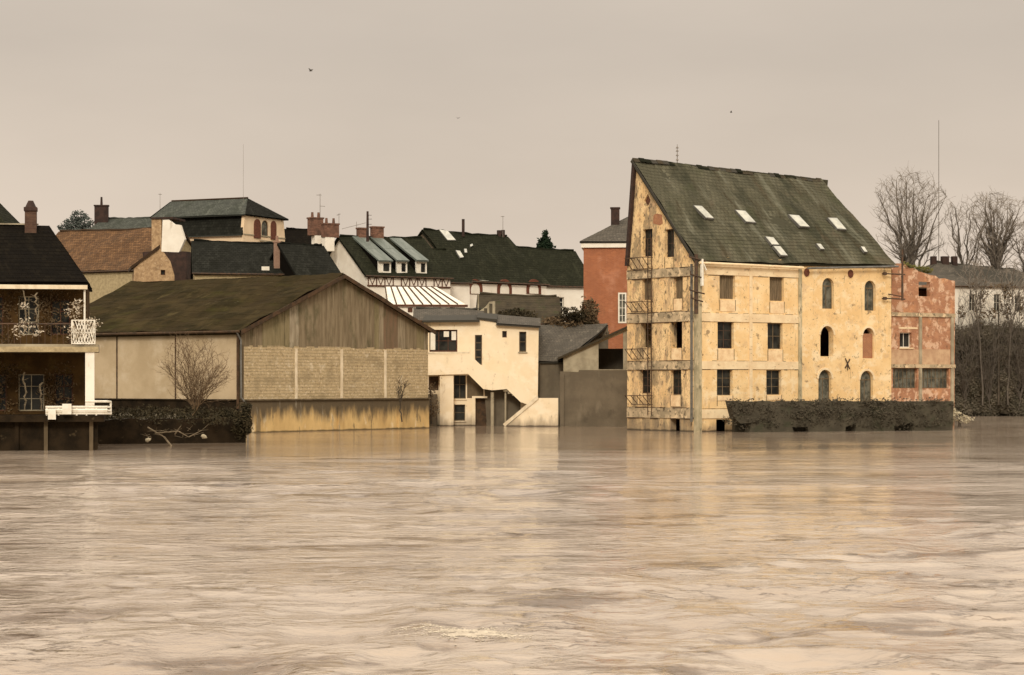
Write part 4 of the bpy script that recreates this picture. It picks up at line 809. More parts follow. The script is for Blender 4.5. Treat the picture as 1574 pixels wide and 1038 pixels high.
# --- canopy with white panels
cf = Frame(596, 168, R(6)); cv = cf.root('glazed_canopy', 'sloping canopy of white translucent panels between dark bars over a low white wall', 'canopy')
u1 = cf.f(717, 468)[0]; zl_ = cf.f(600, 462)[1]; z_f = cf.f(650, 468)[1]; zk = cf.hit(630, 441, (0, 4, 0), (0, 1, 0)); npn = 9; t0 = cf.hit(592, 442, (0, 4, 0), (0, 1, 0)).x; t1 = cf.hit(672, 443, (0, 4, 0), (0, 1, 0)).x
for i in range(npn):
    a0, a1 = u1*i/npn, u1*(i+1)/npn; b0, b1 = t0+(t1-t0)*i/npn, t0+(t1-t0)*(i+1)/npn; g_ = .06
    P = [Vector((b0+g_, 4, zk.z)), Vector((b1-g_, 4, zk.z)), Vector((a1-g_, 0, z_f)), Vector((a0+g_, 0, z_f))]
    bm = bmesh.new(); hexa(bm, [p-Vector((0, 0, .03)) for p in P]+P); obj('panel', fin(bm), 'white_clean', cv)
    bm = bmesh.new(); tube(bm, (b0, 4, zk.z+.03), (a0, 0, z_f+.03), .055, n=4); obj('bar', fin(bm), 'dark_joint', cv)
bxo('eave_beam', 'wood_brown', cv, -.3, u1+.1, -.12, -.01, z_f-.2, z_f-.02)
bxo('wall', 'white', cv, 0, u1-.1, .02, .3, .3, z_f-.21); bxo('wall', 'white', cv, t0, t1, 3.9, 4.2, z_f, zk.z-.05)
for px in (632, 657, 676, 697): u = cf.f(px, 472)[0]; bxo('opening', 'wood_brown', cv, u-.25, u+.1, -.02, .018, z_f-.6, z_f-.22)
# --- grey tiled lean-to roof in front, mossy roof and white trellis
rt, fr, L, zE, zR, r0, r1, s_ = gable_house('grey_tiled_lean_to', 'low grey tiled roof between the white canopy and the cream stair house', 640, 163.5, R(3), 742, 491, 605, 474, 6, 'tile_grey', 'cream', 728, 476)
rt, fr, L, zE, zR, r0, r1, s_ = gable_house('mossy_shed', 'low shed with dark brown mossy roof behind the cream stair house', 742, 169, R(5), 862, 494, 725, 452, 6, 'moss_roof', 'rubble_pale', 852, 456)
tf = Frame(735, 166.5, 0); tr = tf.root('white_trellis', 'small pale trellis with openings on the dark mossy roof behind the stair house', 'trellis')
P = [tf.f(733, 489), tf.f(761, 489), tf.f(760, 463), tf.f(752, 464), tf.f(746, 472), tf.f(734, 480)]
hs = [rect(*R2(tf.f, 737, 741, 479, 487)), rect(*R2(tf.f, 744, 749, 474, 487)), rect(*R2(tf.f, 752, 757, 467, 487))]
obj('panel', slab(FR, P, hs, 0, .08), 'pale_conc', tr); bm = bmesh.new(); tube(bm, (-.0, .2, Z(497, 166)), (-.0, .2, Z(452, 166)), .06); tube(bm, (1.25, .2, Z(497, 166)), (1.25, .2, Z(463, 166)), .04); obj('post', fin(bm), 'pale_conc', tr)

# ------------------------------------------------------------------ cream stair house
sf = Frame(658, 160, 0); sh = sf.root('stair_house', 'cream rendered house with outside staircase rising from the flood', 'house')
ux = lambda px, v=0: sf.f(px, 500, v)[0]; uz = lambda py, v=0: sf.f(700, py, v)[1]
hl = [R2(sf.f, 660, 703, 507, 541), R2(sf.f, 730, 741, 515, 562), R2(sf.f, 697, 716, 570, 613), R2(sf.f, 698, 715, 622, 647), R2(sf.f, 731, 748, 612, 660)]
hl[4] = (hl[4][0], hl[4][1], -.3, hl[4][3])
uM = ux(735); zT = uz(496)
hl[1] = (hl[1][0], hl[1][1], uz(561), hl[1][3])
hw = [R2(sf.f, 772, 779, 509, 519), R2(sf.f, 798, 809, 510, 541)]
obj('wall', slab(FR, [(0, -.5), (ux(826), -.5), (ux(828), uz(503)), (ux(766), uz(500)), (ux(762), uz(496)), (ux(735), uz(491)), (0, uz(496))], [rect(*h) for h in hl+hw], 0, .3), 'cream', sh)
(a0, a1, z0, z1) = hl[0]
window(sh, FR, *hl[0], mull=2, trans=1, fm='wood_brown', ft=.09); window(sh, FR, *hl[2], mull=1, trans=1, fm='wood_grey', sill='cream'); window(sh, FR, *hl[3], mull=0, trans=1, fm='wood_grey', sill='cream')
window(sh, FR, *hw[0], mull=0, trans=0, fm='wood_brown'); window(sh, FR, *hw[1], mull=0, trans=1, fm='wood_grey', sill='pale_conc')
a0, a1, z0, z1 = hl[1]; dr = bxo('door', 'glass', sh, a0+.01, a1-.01, .14, .2, z0+.01, z1-.01); bm = bmesh.new()
for i in range(5): box(bm, a0+.03, a1-.03, .11, .138, z0+.02+(z1-z0-.1)*i/4, z0+.07+(z1-z0-.1)*i/4)
box(bm, a0+.02, a0+.07, .105, .109, z0+.02, z1-.02); box(bm, a1-.07, a1-.02, .105, .109, z0+.02, z1-.02); obj('door_frame', fin(bm), 'wood_grey', dr)
u0, u1, z0, z1 = hl[4]; bxo('door', 'dark_joint', sh, u0+.01, u1-.01, .2, .25, -.3, z1-.01, label='dark lower door standing in the water')
bxo('side_wall', 'cream', sh, ux(827)-.3, ux(827)-.002, .301, 5, -.5, uz(504)); bxo('side_wall', 'cream', sh, .002, .3, .301, 5, -.5, uz(497)); bxo('back_wall', 'cream', sh, .301, ux(827)-.31, 4.7, 5, -.5, uz(504))
obj('stained_lower_wall', slab(FR, [(ux(749), -.4), (ux(800), -.4), (ux(800), uz(612)), (ux(776), uz(596)), (ux(744), uz(590))], [], -.02, -.003), 'grey_conc', sh)  # stained plaster, darkened further to paint the shade below the stairs
obj('stair_shadow_wall', slab(FR, [(ux(718), uz(612)), (ux(743), uz(612)), (ux(743), uz(592)), (ux(718), uz(572))], [], -.02, -.003), 'base_soot', sh)  # dark panel that paints the shade under the landing
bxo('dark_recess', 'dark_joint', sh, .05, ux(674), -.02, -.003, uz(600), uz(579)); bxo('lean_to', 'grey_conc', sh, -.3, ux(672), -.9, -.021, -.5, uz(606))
for a_, b_, c_, d_ in ((661.5, 669, 509.5, 538), (682, 690, 509.5, 518), (694, 701, 509.5, 523)): r = R2(sf.f, a_, b_, c_, d_); bxo('pale_pane', 'white_clean', sh, r[0], r[1], .10, .155, r[2], r[3])
# roof slabs
bm = bmesh.new(); hexa(bm, [(-.4, -.45, uz(496)), (uM+.1, -.45, uz(496)+.02), (uM+.1, 4.9, uz(496)+.5), (-.4, 4.9, uz(496)+.5), (-.4, -.45, uz(493)), (uM+.1, -.45, uz(492)), (uM+.1, 4.9, uz(492)+.5), (-.4, 4.9, uz(492)+.5)]); obj('roof', fin(bm), 'tile_grey', sh)
bm = bmesh.new(); hexa(bm, [(uM-.1, -.1, uz(491)), (ux(764), -.15, uz(495)), (ux(764), 4.9, uz(491)+.3), (uM-.1, 4.9, uz(488)+.3), (uM-.1, -.1, uz(488)), (ux(764), -.15, uz(491)), (ux(764), 4.9, uz(488)+.4), (uM-.1, 4.9, uz(486)+.4)]); obj('roof', fin(bm), 'tile_grey', sh)
roof('roof', 'tile_grey', sh, (ux(760), 4.9, uz(484)+.2), (ux(832), 4.9, uz(491)+.2), (ux(831), -.35, uz(502)+.02), (ux(763), -.35, uz(498)+.02), sag=.03, step=.5)
# landing with solid parapet
LV = -1.25
obj('landing_parapet', slab(Face('f', LV), [(0, uz(577)), (0, uz(544)), (ux(722), uz(545)), (ux(740), uz(562)), (ux(757), uz(575)), (ux(757), uz(600)), (ux(743), uz(598)), (ux(720), uz(575))], [], 0, .14), 'cream', sh)
bxo('parapet_coping', 'pale_pier', sh, -.03, ux(722), LV-.05, LV+.18, uz(544)+.003, uz(541.5))
bxo('landing', 'cream', sh, 0, ux(720), LV+.141, -.002, uz(577), uz(571))
# pier under the landing
bxo('pier', 'cream', sh, ux(676, LV), ux(697, LV), LV+.15, -.01, -.5, uz(577)-.01)
# stair flights
obj('stair_parapet', slab(Face('f', LV-.01), [(ux(757)+.005, uz(600)), (ux(779), uz(598)), (ux(800), uz(618)), (ux(826), uz(627)), (ux(826), uz(610)), (ux(786), uz(578)), (ux(757)+.005, uz(572))], [], 0, .14), 'cream', sh)
u_a, z_a, u_b, z_b = ux(735), uz(575), ux(826), uz(622); ns = 14
for i in range(ns):
    a_ = u_a+(u_b-u_a)*i/ns; z = z_a+(z_b-z_a)*(i+1)/ns; bxo('step', 'pale_conc', sh, a_, a_+(u_b-u_a)/ns-.003, LV+.14, -.004, z-.16, z)
LV2 = -2.5
zz2 = lambda py: sf.f(700, py, LV2)[1]; ux2 = lambda px: ux(px, LV2)
obj('lower_stair_wall', slab(Face('f', LV2), [(ux2(778), -.5), (ux2(858), -.5), (ux2(858), zz2(612)), (ux2(829), zz2(612)), (ux2(778), zz2(656))], [], 0, .14), 'cream', sh)
bm = bmesh.new(); hexa(bm, [(ux2(776), LV2-.09, zz2(656)), (ux2(828), LV2-.09, zz2(613)), (ux2(828), LV2-.005, zz2(613)), (ux2(776), LV2-.005, zz2(656)), (ux2(773), LV2-.09, zz2(652)), (ux2(826), LV2-.09, zz2(608)), (ux2(826), LV2-.005, zz2(608)), (ux2(773), LV2-.005, zz2(652))]); obj('stair_coping', fin(bm), 'pale_pier', sh)
bxo('side_wall', 'cream', sh, ux2(858)-.14, ux2(858)-.002, LV2+.141, -.01, -.5, zz2(613)); bxo('half_landing', 'pale_conc', sh, ux(826), ux2(858)-.15, LV2+.15, -.01, uz(625)-.1, uz(625))
for i in range(9):
    a_ = ux2(780)+i*.26; z = i*.21-.2; bxo('step', 'pale_conc', sh, a_, a_+.255, LV2+.141, LV-.02, z-.21, z)
bm = bmesh.new(); u = ux(757); tube(bm, (u, -.9, -.4), (u, -.9, uz(603)), .13, .13, 10); obj('column', fin(bm), 'pale_conc', sh)
bm = bmesh.new(); u = ux(777); tube(bm, (u, -.9, -.4), (u, -.9, uz(600)), .07, .07, 8); obj('column', fin(bm), 'pale_conc', sh)
bxo('lintel', 'cream', sh, u0-.25, u1+.05, -.30, -.002, z1, z1+.14); bxo('jamb', 'cream', sh, u0-.25, u0-.02, -.30, -.002, -.4, z1-.003)

# ------------------------------------------------------------------ grey sheds between stair house and mill
gf_ = Frame(829, 161.5, 0); gs = gf_.root('grey_lean_to_shed', 'grey brown lean-to shed with tiled roof between stair house and red brick house', 'shed')
u1, z1 = gf_.f(868, 555); bxo('wall', 'grey_conc', gs, 0, u1, 0, .3, -.5, z1)
ub, zb2 = gf_.hit(830, 500, (0, 5, 0), (0, 1, 0)).xz; ue = gf_.hit(935, 500, (0, 5, 0), (0, 1, 0)).x
roof('roof', 'tile_grey', gs, (0, 5, zb2), (ue, 5, zb2+.15), (u1+.1, -.25, z1+.02), (-.1, -.25, z1), sag=.12, step=.35)
bxo('back_wall', 'grey_conc', gs, 0, ue, 5.02, 5.3, -.5, zb2-.1)
kf = Frame(866, 160, 0); ks = kf.root('half_open_shed', 'shed with sloping top and dark opening behind the big grey wall left of the mill', 'shed')
P = [kf.f(866, 655), kf.f(968, 655), kf.f(968, 503), kf.f(955, 508), kf.f(866, 549)]; P = [(u, max(z, -.5)) for u, z in P]
hq = [kf.f(920, 568), kf.f(958, 568), kf.f(958, 512), kf.f(920, 528)]
obj('wall', slab(FR, P, [hq[::-1]], 0, .3), 'pale_conc', ks)
bm = bmesh.new(); a_, b_ = P[4], P[2]; hexa(bm, [(a_[0]-.4, -.3, a_[1]-.2), (b_[0], -.3, b_[1]), (b_[0], 4, b_[1]), (a_[0]-.4, 4, a_[1]-.2), (a_[0]-.4, -.3, a_[1]-.03), (b_[0], -.3, b_[1]+.17), (b_[0], 4, b_[1]+.17), (a_[0]-.4, 4, a_[1]-.03)]); obj('roof', fin(bm), 'moss_roof', ks)
bxo('back_wall', 'grey_conc', ks, 0, P[2][0], 3.6, 3.9, -.5, kf.f(900, 535)[1]); bxo('side_wall', 'grey_conc', ks, P[2][0]-.3, P[2][0]-.002, .31, 3.59, -.5, P[2][1]-.3); bxo('side_wall', 'grey_conc', ks, .002, .3, .31, 3.59, -.5, P[4][1]-.1)
bf = Frame(861, 157.5, R(-3)); bw = bf.root('grey_river_wall', 'tall blank grey brown wall standing in the water left of the ochre mill', 'wall')
P = [(0, -.5), (bf.f(968, 600)[0], -.5), (bf.f(968, 568)[0], bf.f(968, 569)[1]), bf.f(890, 569), bf.f(889, 572), bf.f(861, 571)]
obj('wall', slab(FR, P, [], 0, .35), 'grey_conc', bw); bxo('buttress', 'grey_conc', bw, bf.f(861, 600)[0]-.0, bf.f(867, 600)[0], -.18, -.003, -.5, bf.f(861, 575)[1])
# red brick house
qf = Frame(897, 173, R(-4)); rb = qf.root('red_brick_house', 'red brick house with white cornice and dark hipped roof left of the ochre mill', 'house')
L = 7.5; z1 = qf.f(897, 381)[1]; wq = R2(qf.f, 950, 963, 450, 497)
obj('wall', slab(FR, rect(0, L, .3, z1), [rect(*wq)], 0, .3), 'red_wall', rb); window(rb, FR, *wq, mull=1, trans=3, fm='white_clean', ft=.12, pm='glass_milky', d=-.03)
bxo('side_wall', 'red_wall', rb, .002, .3, .301, 7, .3, z1-.01); bxo('side_wall', 'red_wall', rb, L-.3, L-.002, .301, 7, .3, z1-.01); bxo('back_wall', 'red_wall', rb, .301, L-.301, 6.7, 7, .3, z1-.01)
zc1 = qf.f(897, 372)[1]; bxo('cornice', 'white_clean', rb, -.18, L+.1, -.18, 7.1, z1+.003, zc1)
ap = qf.hit(972, 330, (0, 3.5, 0), (0, 1, 0)); ap2 = Vector((L-1.5, 3.5, ap.z)) if ap.x < L-1.5 else Vector((ap.x+.5, 3.5, ap.z))
e = .3; ez = zc1+.01
roof('roof', 'tile_grey', rb, ap, ap2, (L+e, -e, ez), (-e, -e, ez), sag=.04); roof('roof', 'tile_grey', rb, ap2, ap, (-e, 7+e, ez), (L+e, 7+e, ez), sag=.04)
tri_roof('roof_hip', 'tile_grey', rb, ap, (-e, -e, ez), (-e, 7+e, ez)); tri_roof('roof_hip', 'tile_grey', rb, ap2, (L+e, 7+e, ez), (L+e, -e, ez))
stack(qf, rb, 939, 952, 321, 350, 2.0, dy=.7, m='chim_dark', pots=0)

# ------------------------------------------------------------------ left balcony house
lf = Frame(-90, 105.8, R(9.5)); lh = lf.root('balcony_house', 'dark timber house with black roof, balcony and white rails at the left edge', 'house')
lx = lambda px, v=0: lf.f(px, 500, v)[0]; lz = lambda py, v=0: lf.f(0, py, v)[1]
uR = lx(133); ze = lz(437, -1)
lw_ = [R2(lf.f, 28, 60, 455, 515), R2(lf.f, 78, 108, 460, 515), R2(lf.f, -40, 5, 455, 515), R2(lf.f, 28, 68, 575, 632), R2(lf.f, 84, 112, 575, 632), R2(lf.f, -30, 10, 575, 632)]
obj('wall', slab(FR, rect(0, uR, -.5, ze), [rect(*r) for r in lw_], 0, .3), 'dark_wood_wall', lh)
for i, r in enumerate(lw_): window(lh, FR, *r, mull=1, trans=2, fm='pale_conc' if i in (0, 3) else 'wood_brown', ft=.06)
bxo('side_wall', 'dark_wood_wall', lh, uR-.3, uR-.002, .301, 6.5, -.5, ze); bxo('back_wall', 'dark_wood_wall', lh, 0, uR-.301, 6.2, 6.5, -.5, ze)
rz = lf.hit(75, 347, (0, 3.2, 0), (0, 1, 0)); er_ = lx(136, -1.2); ee = lz(433, -1.2)
roof('roof', 'slate_black', lh, (-4, 3.2, rz.z), (rz.x, 3.2, rz.z), (er_, -1.2, ee), (-4, -1.2, ee), sag=.04); roof('roof', 'slate_black', lh, (rz.x, 3.2, rz.z), (-4, 3.2, rz.z), (-4, 7.5, ee), (er_, 7.5, ee), sag=.04)
tri_roof('roof_hip', 'slate_black', lh, (rz.x, 3.2, rz.z), (er_, 7.5, ee), (er_, -1.2, ee))
bxo('fascia', 'pale_pier', lh, -4, er_-.05, -1.24, -1.16, lz(444, -1.2), lz(437.5, -1.2)); bxo('soffit', 'dark_wood_wall', lh, -4, er_-.08, -1.15, 0, lz(441, -1.2), lz(439.5, -1.2))
bxo('ridge_cap', 'pale_conc', lh, -4, rz.x-.5, 3.1, 3.3, rz.z+.02, rz.z+.09)
c = stack(lf, lh, 38, 56, 324, 352, 2.6, dy=.6, m='chim_old', pots=0, cap=False); (a_, zt_), (b_, _) = lf.f(36.5, 324, 2.6), lf.f(57, 330, 2.6)
bm = bmesh.new(); box(bm, a_, b_, 2.52, 3.28, zt_+.004, zt_+.18); tube(bm, ((a_+b_)/2, 2.9, zt_+.18), ((a_+b_)/2, 2.9, lf.f(47, 308, 2.6)[1]), .28, .12, 8); obj('chimney_cap', fin(bm), 'chim_dark', c)
polyline_tube('downpipe', 'white_paint', lh, [(lx(130, -1), -1.0, lz(445, -1)), (lx(130, -1), -1.0, lz(524, -1))], .05)
# balcony
BV = -3.2; by1, by0 = lf.f(0, 529, BV)[1], lf.f(0, 541, BV)[1]; bR = lx(151, BV)
bxo('balcony_slab', 'pale_conc', lh, -1, bR, BV, -.002, by0, by1)
bxo('balcony_edge', 'rubble_pale', lh, -1, bR+.02, BV-.06, BV-.002, by0+.0, by1-.12)
bm = bmesh.new(); tube(bm, (-1, BV+.08, by1+.95), (bR-.08, BV+.08, by1+.95), .035, n=5); tube(bm, (bR-.08, BV+.08, by1+.95), (bR-.08, -.1, by1+.95), .035, n=5)
obj('balcony_rail', fin(bm), 'iron', lh)
u = -.9
while u < bR-.1: bm = bmesh.new(); tube(bm, (u, BV+.08, by1), (u, BV+.08, by1+.92), .014, n=4); obj('baluster', fin(bm), 'iron', lh); u += .28
# ornate white lattice at the balcony corner
bm = bmesh.new(); a0, a1 = lx(110, BV-.1), lx(146, BV-.1); h0, h1 = by1, lf.f(0, 492, BV)[1]
for i in range(9): t_ = i/8; tube(bm, (a0+(a1-a0)*t_, BV-.05, h0), (a0+(a1-a0)*max(0, t_-.35), BV-.05, h1), .028, n=4); tube(bm, (a0+(a1-a0)*t_, BV-.05, h0), (a0+(a1-a0)*min(1, t_+.35), BV-.05, h1), .028, n=4)
for q in (h0+.03, (h0+h1)/2, h1): tube(bm, (a0, BV-.05, q), (a1, BV-.05, q), .035, n=4)
obj('lattice_panel', fin(bm), 'white_paint', lh)
v_, f_ = [], []
for (px, py, r_) in ((128, 508, .5), (116, 512, .35), (30, 508, .3), (38, 498, .25), (54, 508, .28), (37, 470, .18), (112, 478, .35), (120, 468, .25), (143, 498, .3)):
    u, z = lf.f(px, py, BV); leaf_blob(v_, f_, u, BV+.0, z, r_*1.25, .3, r_*1.1, int(75*r_/.3), .06)
obj('pale_foliage', (v_, f_), 'bloom', lh, stuff=True)
v_, f_ = [], []
for _ in range(46):
    px, py = random.choice([(random.uniform(-10, 28), random.uniform(448, 525)), (random.uniform(60, 132), random.uniform(446, 525)), (random.uniform(-10, 30), random.uniform(560, 636)), (random.uniform(66, 128), random.uniform(545, 636))])
    u, z = lf.f(px, py, -.2); leaf_blob(v_, f_, u, -.12, z, .5, .14, .5, 36, .08)
obj('dead_vine', (v_, f_), 'leaf_brown', lh, stuff=True)
for px, y0, y1 in ((37, 447, 512), (38, 572, 630), (64, 588, 630), (56, 450, 495)):
    bm = bmesh.new(); u = lx(px, -1.6); za, zb_2 = lf.f(0, y0, -1.6)[1], lf.f(0, y1, -1.6)[1]; p = Vector((u, -1.6, zb_2))
    for k in range(9):
        q_ = Vector((u+random.uniform(-.09, .09), -1.6+random.uniform(-.05, .05), zb_2+(za-zb_2)*(k+1)/9)); tube(bm, p, q_, .05*random.uniform(.5, 1.2), .03, 5); p = q_
        if random.random() < .5: tube(bm, p, p+Vector((random.uniform(-.35, .35), random.uniform(-.1, .1), random.uniform(.0, .2))), .014, .006, 4)
    obj('pale_climber_stem', fin(bm), 'drift', lh)
u0, u1 = lx(131, BV), lx(145, BV); pz0 = lf.f(0, 624, BV)[1]
bxo('column', 'white', lh, u0, u1, BV+.02, BV+.45, pz0-.25, by0-.005); bxo('column', 'wood_brown', lh, -.3, 0, BV+.05, BV+.35, -.5, by0-.005)
# terrace and white rails
TV = -3.6; tz = lf.f(0, 639, TV)[1]; tR = lx(160, TV)
bxo('terrace', 'base_dark', lh, -2, tR, TV, -.002, tz-.3, tz); bxo('terrace_wall', 'base_dark', lh, -2, tR-.3, TV+.5, TV+.8, -.5, tz-.301)  # near-black colour carries the shade below the terrace
ra, rb_ = lx(70, TV), lx(165, TV); bm = bmesh.new()
for py in (617.5, 626, 631.5, 636): z = lf.f(0, py, TV)[1]; a_ = ra if py > 620 else lx(131, TV); tube(bm, (a_, TV, z), (rb_, TV, z), .055 if py != 631.5 else .1, n=6); tube(bm, (rb_, TV, z), (rb_+.15, TV+.25, z-.02), .055, n=6)
tube(bm, (rb_+.15, TV+.25, lf.f(0, 617, TV)[1]), (rb_+.15, TV+.25, lf.f(0, 637, TV)[1]), .05, n=6)
for px in (72, 90, 118, 133, 148): u = lx(px, TV); tube(bm, (u, TV, tz), (u, TV, lf.f(0, 625, TV)[1]), .04, n=5)
obj('white_railing', fin(bm), 'white_paint', lh)
bxo('railing_box', 'white_paint', lh, lx(96, TV-.1), lx(110, TV-.1), TV-.35, TV-.06, lf.f(0, 637, TV)[1], lf.f(0, 621, TV)[1]); bxo('railing_box', 'white_paint', lh, lx(74, TV-.1), lx(86, TV-.1), TV-.3, TV-.06, lf.f(0, 645, TV)[1], lf.f(0, 629, TV)[1])
for px in (25, 70, 140): u = lx(px, TV); bxo('post', 'base_soot' if px != 25 else 'base_dark', lh, u-.09, u+.09, TV+.35, TV+.49, -.5, tz-.302)

# dark quay along the left
kf2 = Frame(120, 113.5, math.atan2(4.5, 12)); kw = kf2.root('dark_quay_wall', 'low dark stone quay wall at the water between balcony house and warehouse', 'wall')
kl = kf2.f(378, 660)[0]; top = [(kl*i/24, 1.25+noise.noise(Vector((i*.6, 2, 0)))*.15) for i in range(25)]
obj('wall', slab(FR, [(0, -.5)]+[(kl, -.5)]+top[::-1], [], 0, .5), 'base_dark', kw)

v_, f_ = [], []
for _ in range(110):
    px = random.uniform(148, 372); leaf_blob(v_, f_, X(px, 122), random.uniform(118.5, 125), 1.2+random.random()*.35, .5, .6, .38, 26, .09)
for _ in range(60):
    px = random.uniform(140, 372); leaf_blob(v_, f_, X(px, 116), random.uniform(114.5, 117), 1.15, .4, .4, .25, 18, .08)
g = obj('quay_undergrowth', (v_, f_), 'leaf_dark', stuff=True); tag(g, 'dark low undergrowth on the quay before the buff warehouse wall', 'undergrowth')
# right white house behind trees
gable_house('far_right_house', 'white house with dark roof half hidden by bare trees at the right edge', 1400, 205, R(14), 1640, 437, 1440, 403, 10, 'tile_grey', 'white', 1560, 415, hip=True, base=1,
    holes=[(1490, 1500, 452, 478, {}), (1528, 1538, 452, 478, {}), (1560, 1570, 454, 480, {})])
rt = [o for o in C.objects if o.name == 'far_right_house'][0]; fr = Frame(1400, 205, R(14))
for a_, b_ in ((1433, 1440), (1449, 1459), (1465, 1472)): stack(fr, rt, a_, b_, 394, 404, 4.6, dy=.5, m='chim_dark', pots=0, cap=False)

# ------------------------------------------------------------------ vegetation
def tree_segments(base, height, spread, depth, rad, upright, seed, trunk_h, nb=3, twig=.02, jit=.22):
    rnd = random.Random(seed); segs = []
    def grow(p, d, ln, r, lev):
        n = 3
        for i in range(n):
            d2 = (d+Vector((rnd.gauss(0, jit), rnd.gauss(0, jit), rnd.gauss(0, jit*.5)+upright*.12))).normalized(); q = p+d2*ln/n; r2 = max(twig, r*(1-.28/n*(i+1)*.8)); segs.append((p, q, r, r2, lev)); p, d, r = q, d2, r2
            if lev < depth and i < n-1 and rnd.random() < .75:
                s = Vector((rnd.gauss(0, 1), rnd.gauss(0, 1), rnd.gauss(0, .3))).normalized(); grow(p, (d+s*spread).normalized(), ln*rnd.uniform(.5, .75), r*.6, lev+1)
        if lev < depth:
            for _ in range(nb if lev < 3 else 2):
                s = Vector((rnd.gauss(0, 1), rnd.gauss(0, 1), rnd.gauss(0, .3))).normalized(); grow(p, (d+s*spread*rnd.uniform(.6, 1.1)).normalized(), ln*rnd.uniform(.62, .85), r*.72, lev+1)
    grow(Vector(base), Vector((rnd.gauss(0, .05), rnd.gauss(0, .05), 1)).normalized(), trunk_h, rad, 0)
    return segs
def segs_mesh(segs):
    V_, F_ = [], []
    for a_, b_, r0, r1, lev in segs:
        n = 6 if lev < 2 else 3; d = (b_-a_)
        if d.length < 1e-5: continue
        d.normalize(); s = d.orthogonal().normalized(); t_ = d.cross(s); k = len(V_)
        for i in range(n): w = s*math.cos(6.2832*i/n)+t_*math.sin(6.2832*i/n); V_.append(a_+w*r0); V_.append(b_+w*r1)
        for i in range(n): j = (i+1) % n; F_.append((k+2*i, k+2*j, k+2*j+1, k+2*i+1))
    return V_, F_
def bare_tree(name, label, px, Y, zb, top_py, halfw_px, seed, depth=5, spread=.5, upright=1, trunk=.25, rad=.28, twig=.022, m1='bark_grey', m2='twig_far', group=None, trunk_frac=.22, cat='tree', nb=3):
    segs = tree_segments((0, 0, 0), 1, spread, depth, rad, upright, seed, 4.0, nb=nb, twig=twig)
    mxz = max(s[1].z for s in segs); xs_ = sorted(abs(s[1].x) for s in segs); wx = xs_[int(len(xs_)*.97)]
    hgt = Z(top_py, Y)-zb; kz = hgt/mxz; kx = (halfw_px/F*Y)/wx
    segs = [(Vector((a_.x*kx, a_.y*kx, a_.z*kz)), Vector((b_.x*kx, b_.y*kx, b_.z*kz)), r0, r1, lev) for a_, b_, r0, r1, lev in segs]
    rt = thing(name, label, cat, X(px, Y), Y, zb, 0, group)
    obj('trunk', segs_mesh([s for s in segs if s[4] < 2]), m1, rt, smooth=True); obj('crown', segs_mesh([s for s in segs if s[4] >= 2]), m2, rt)
    return rt
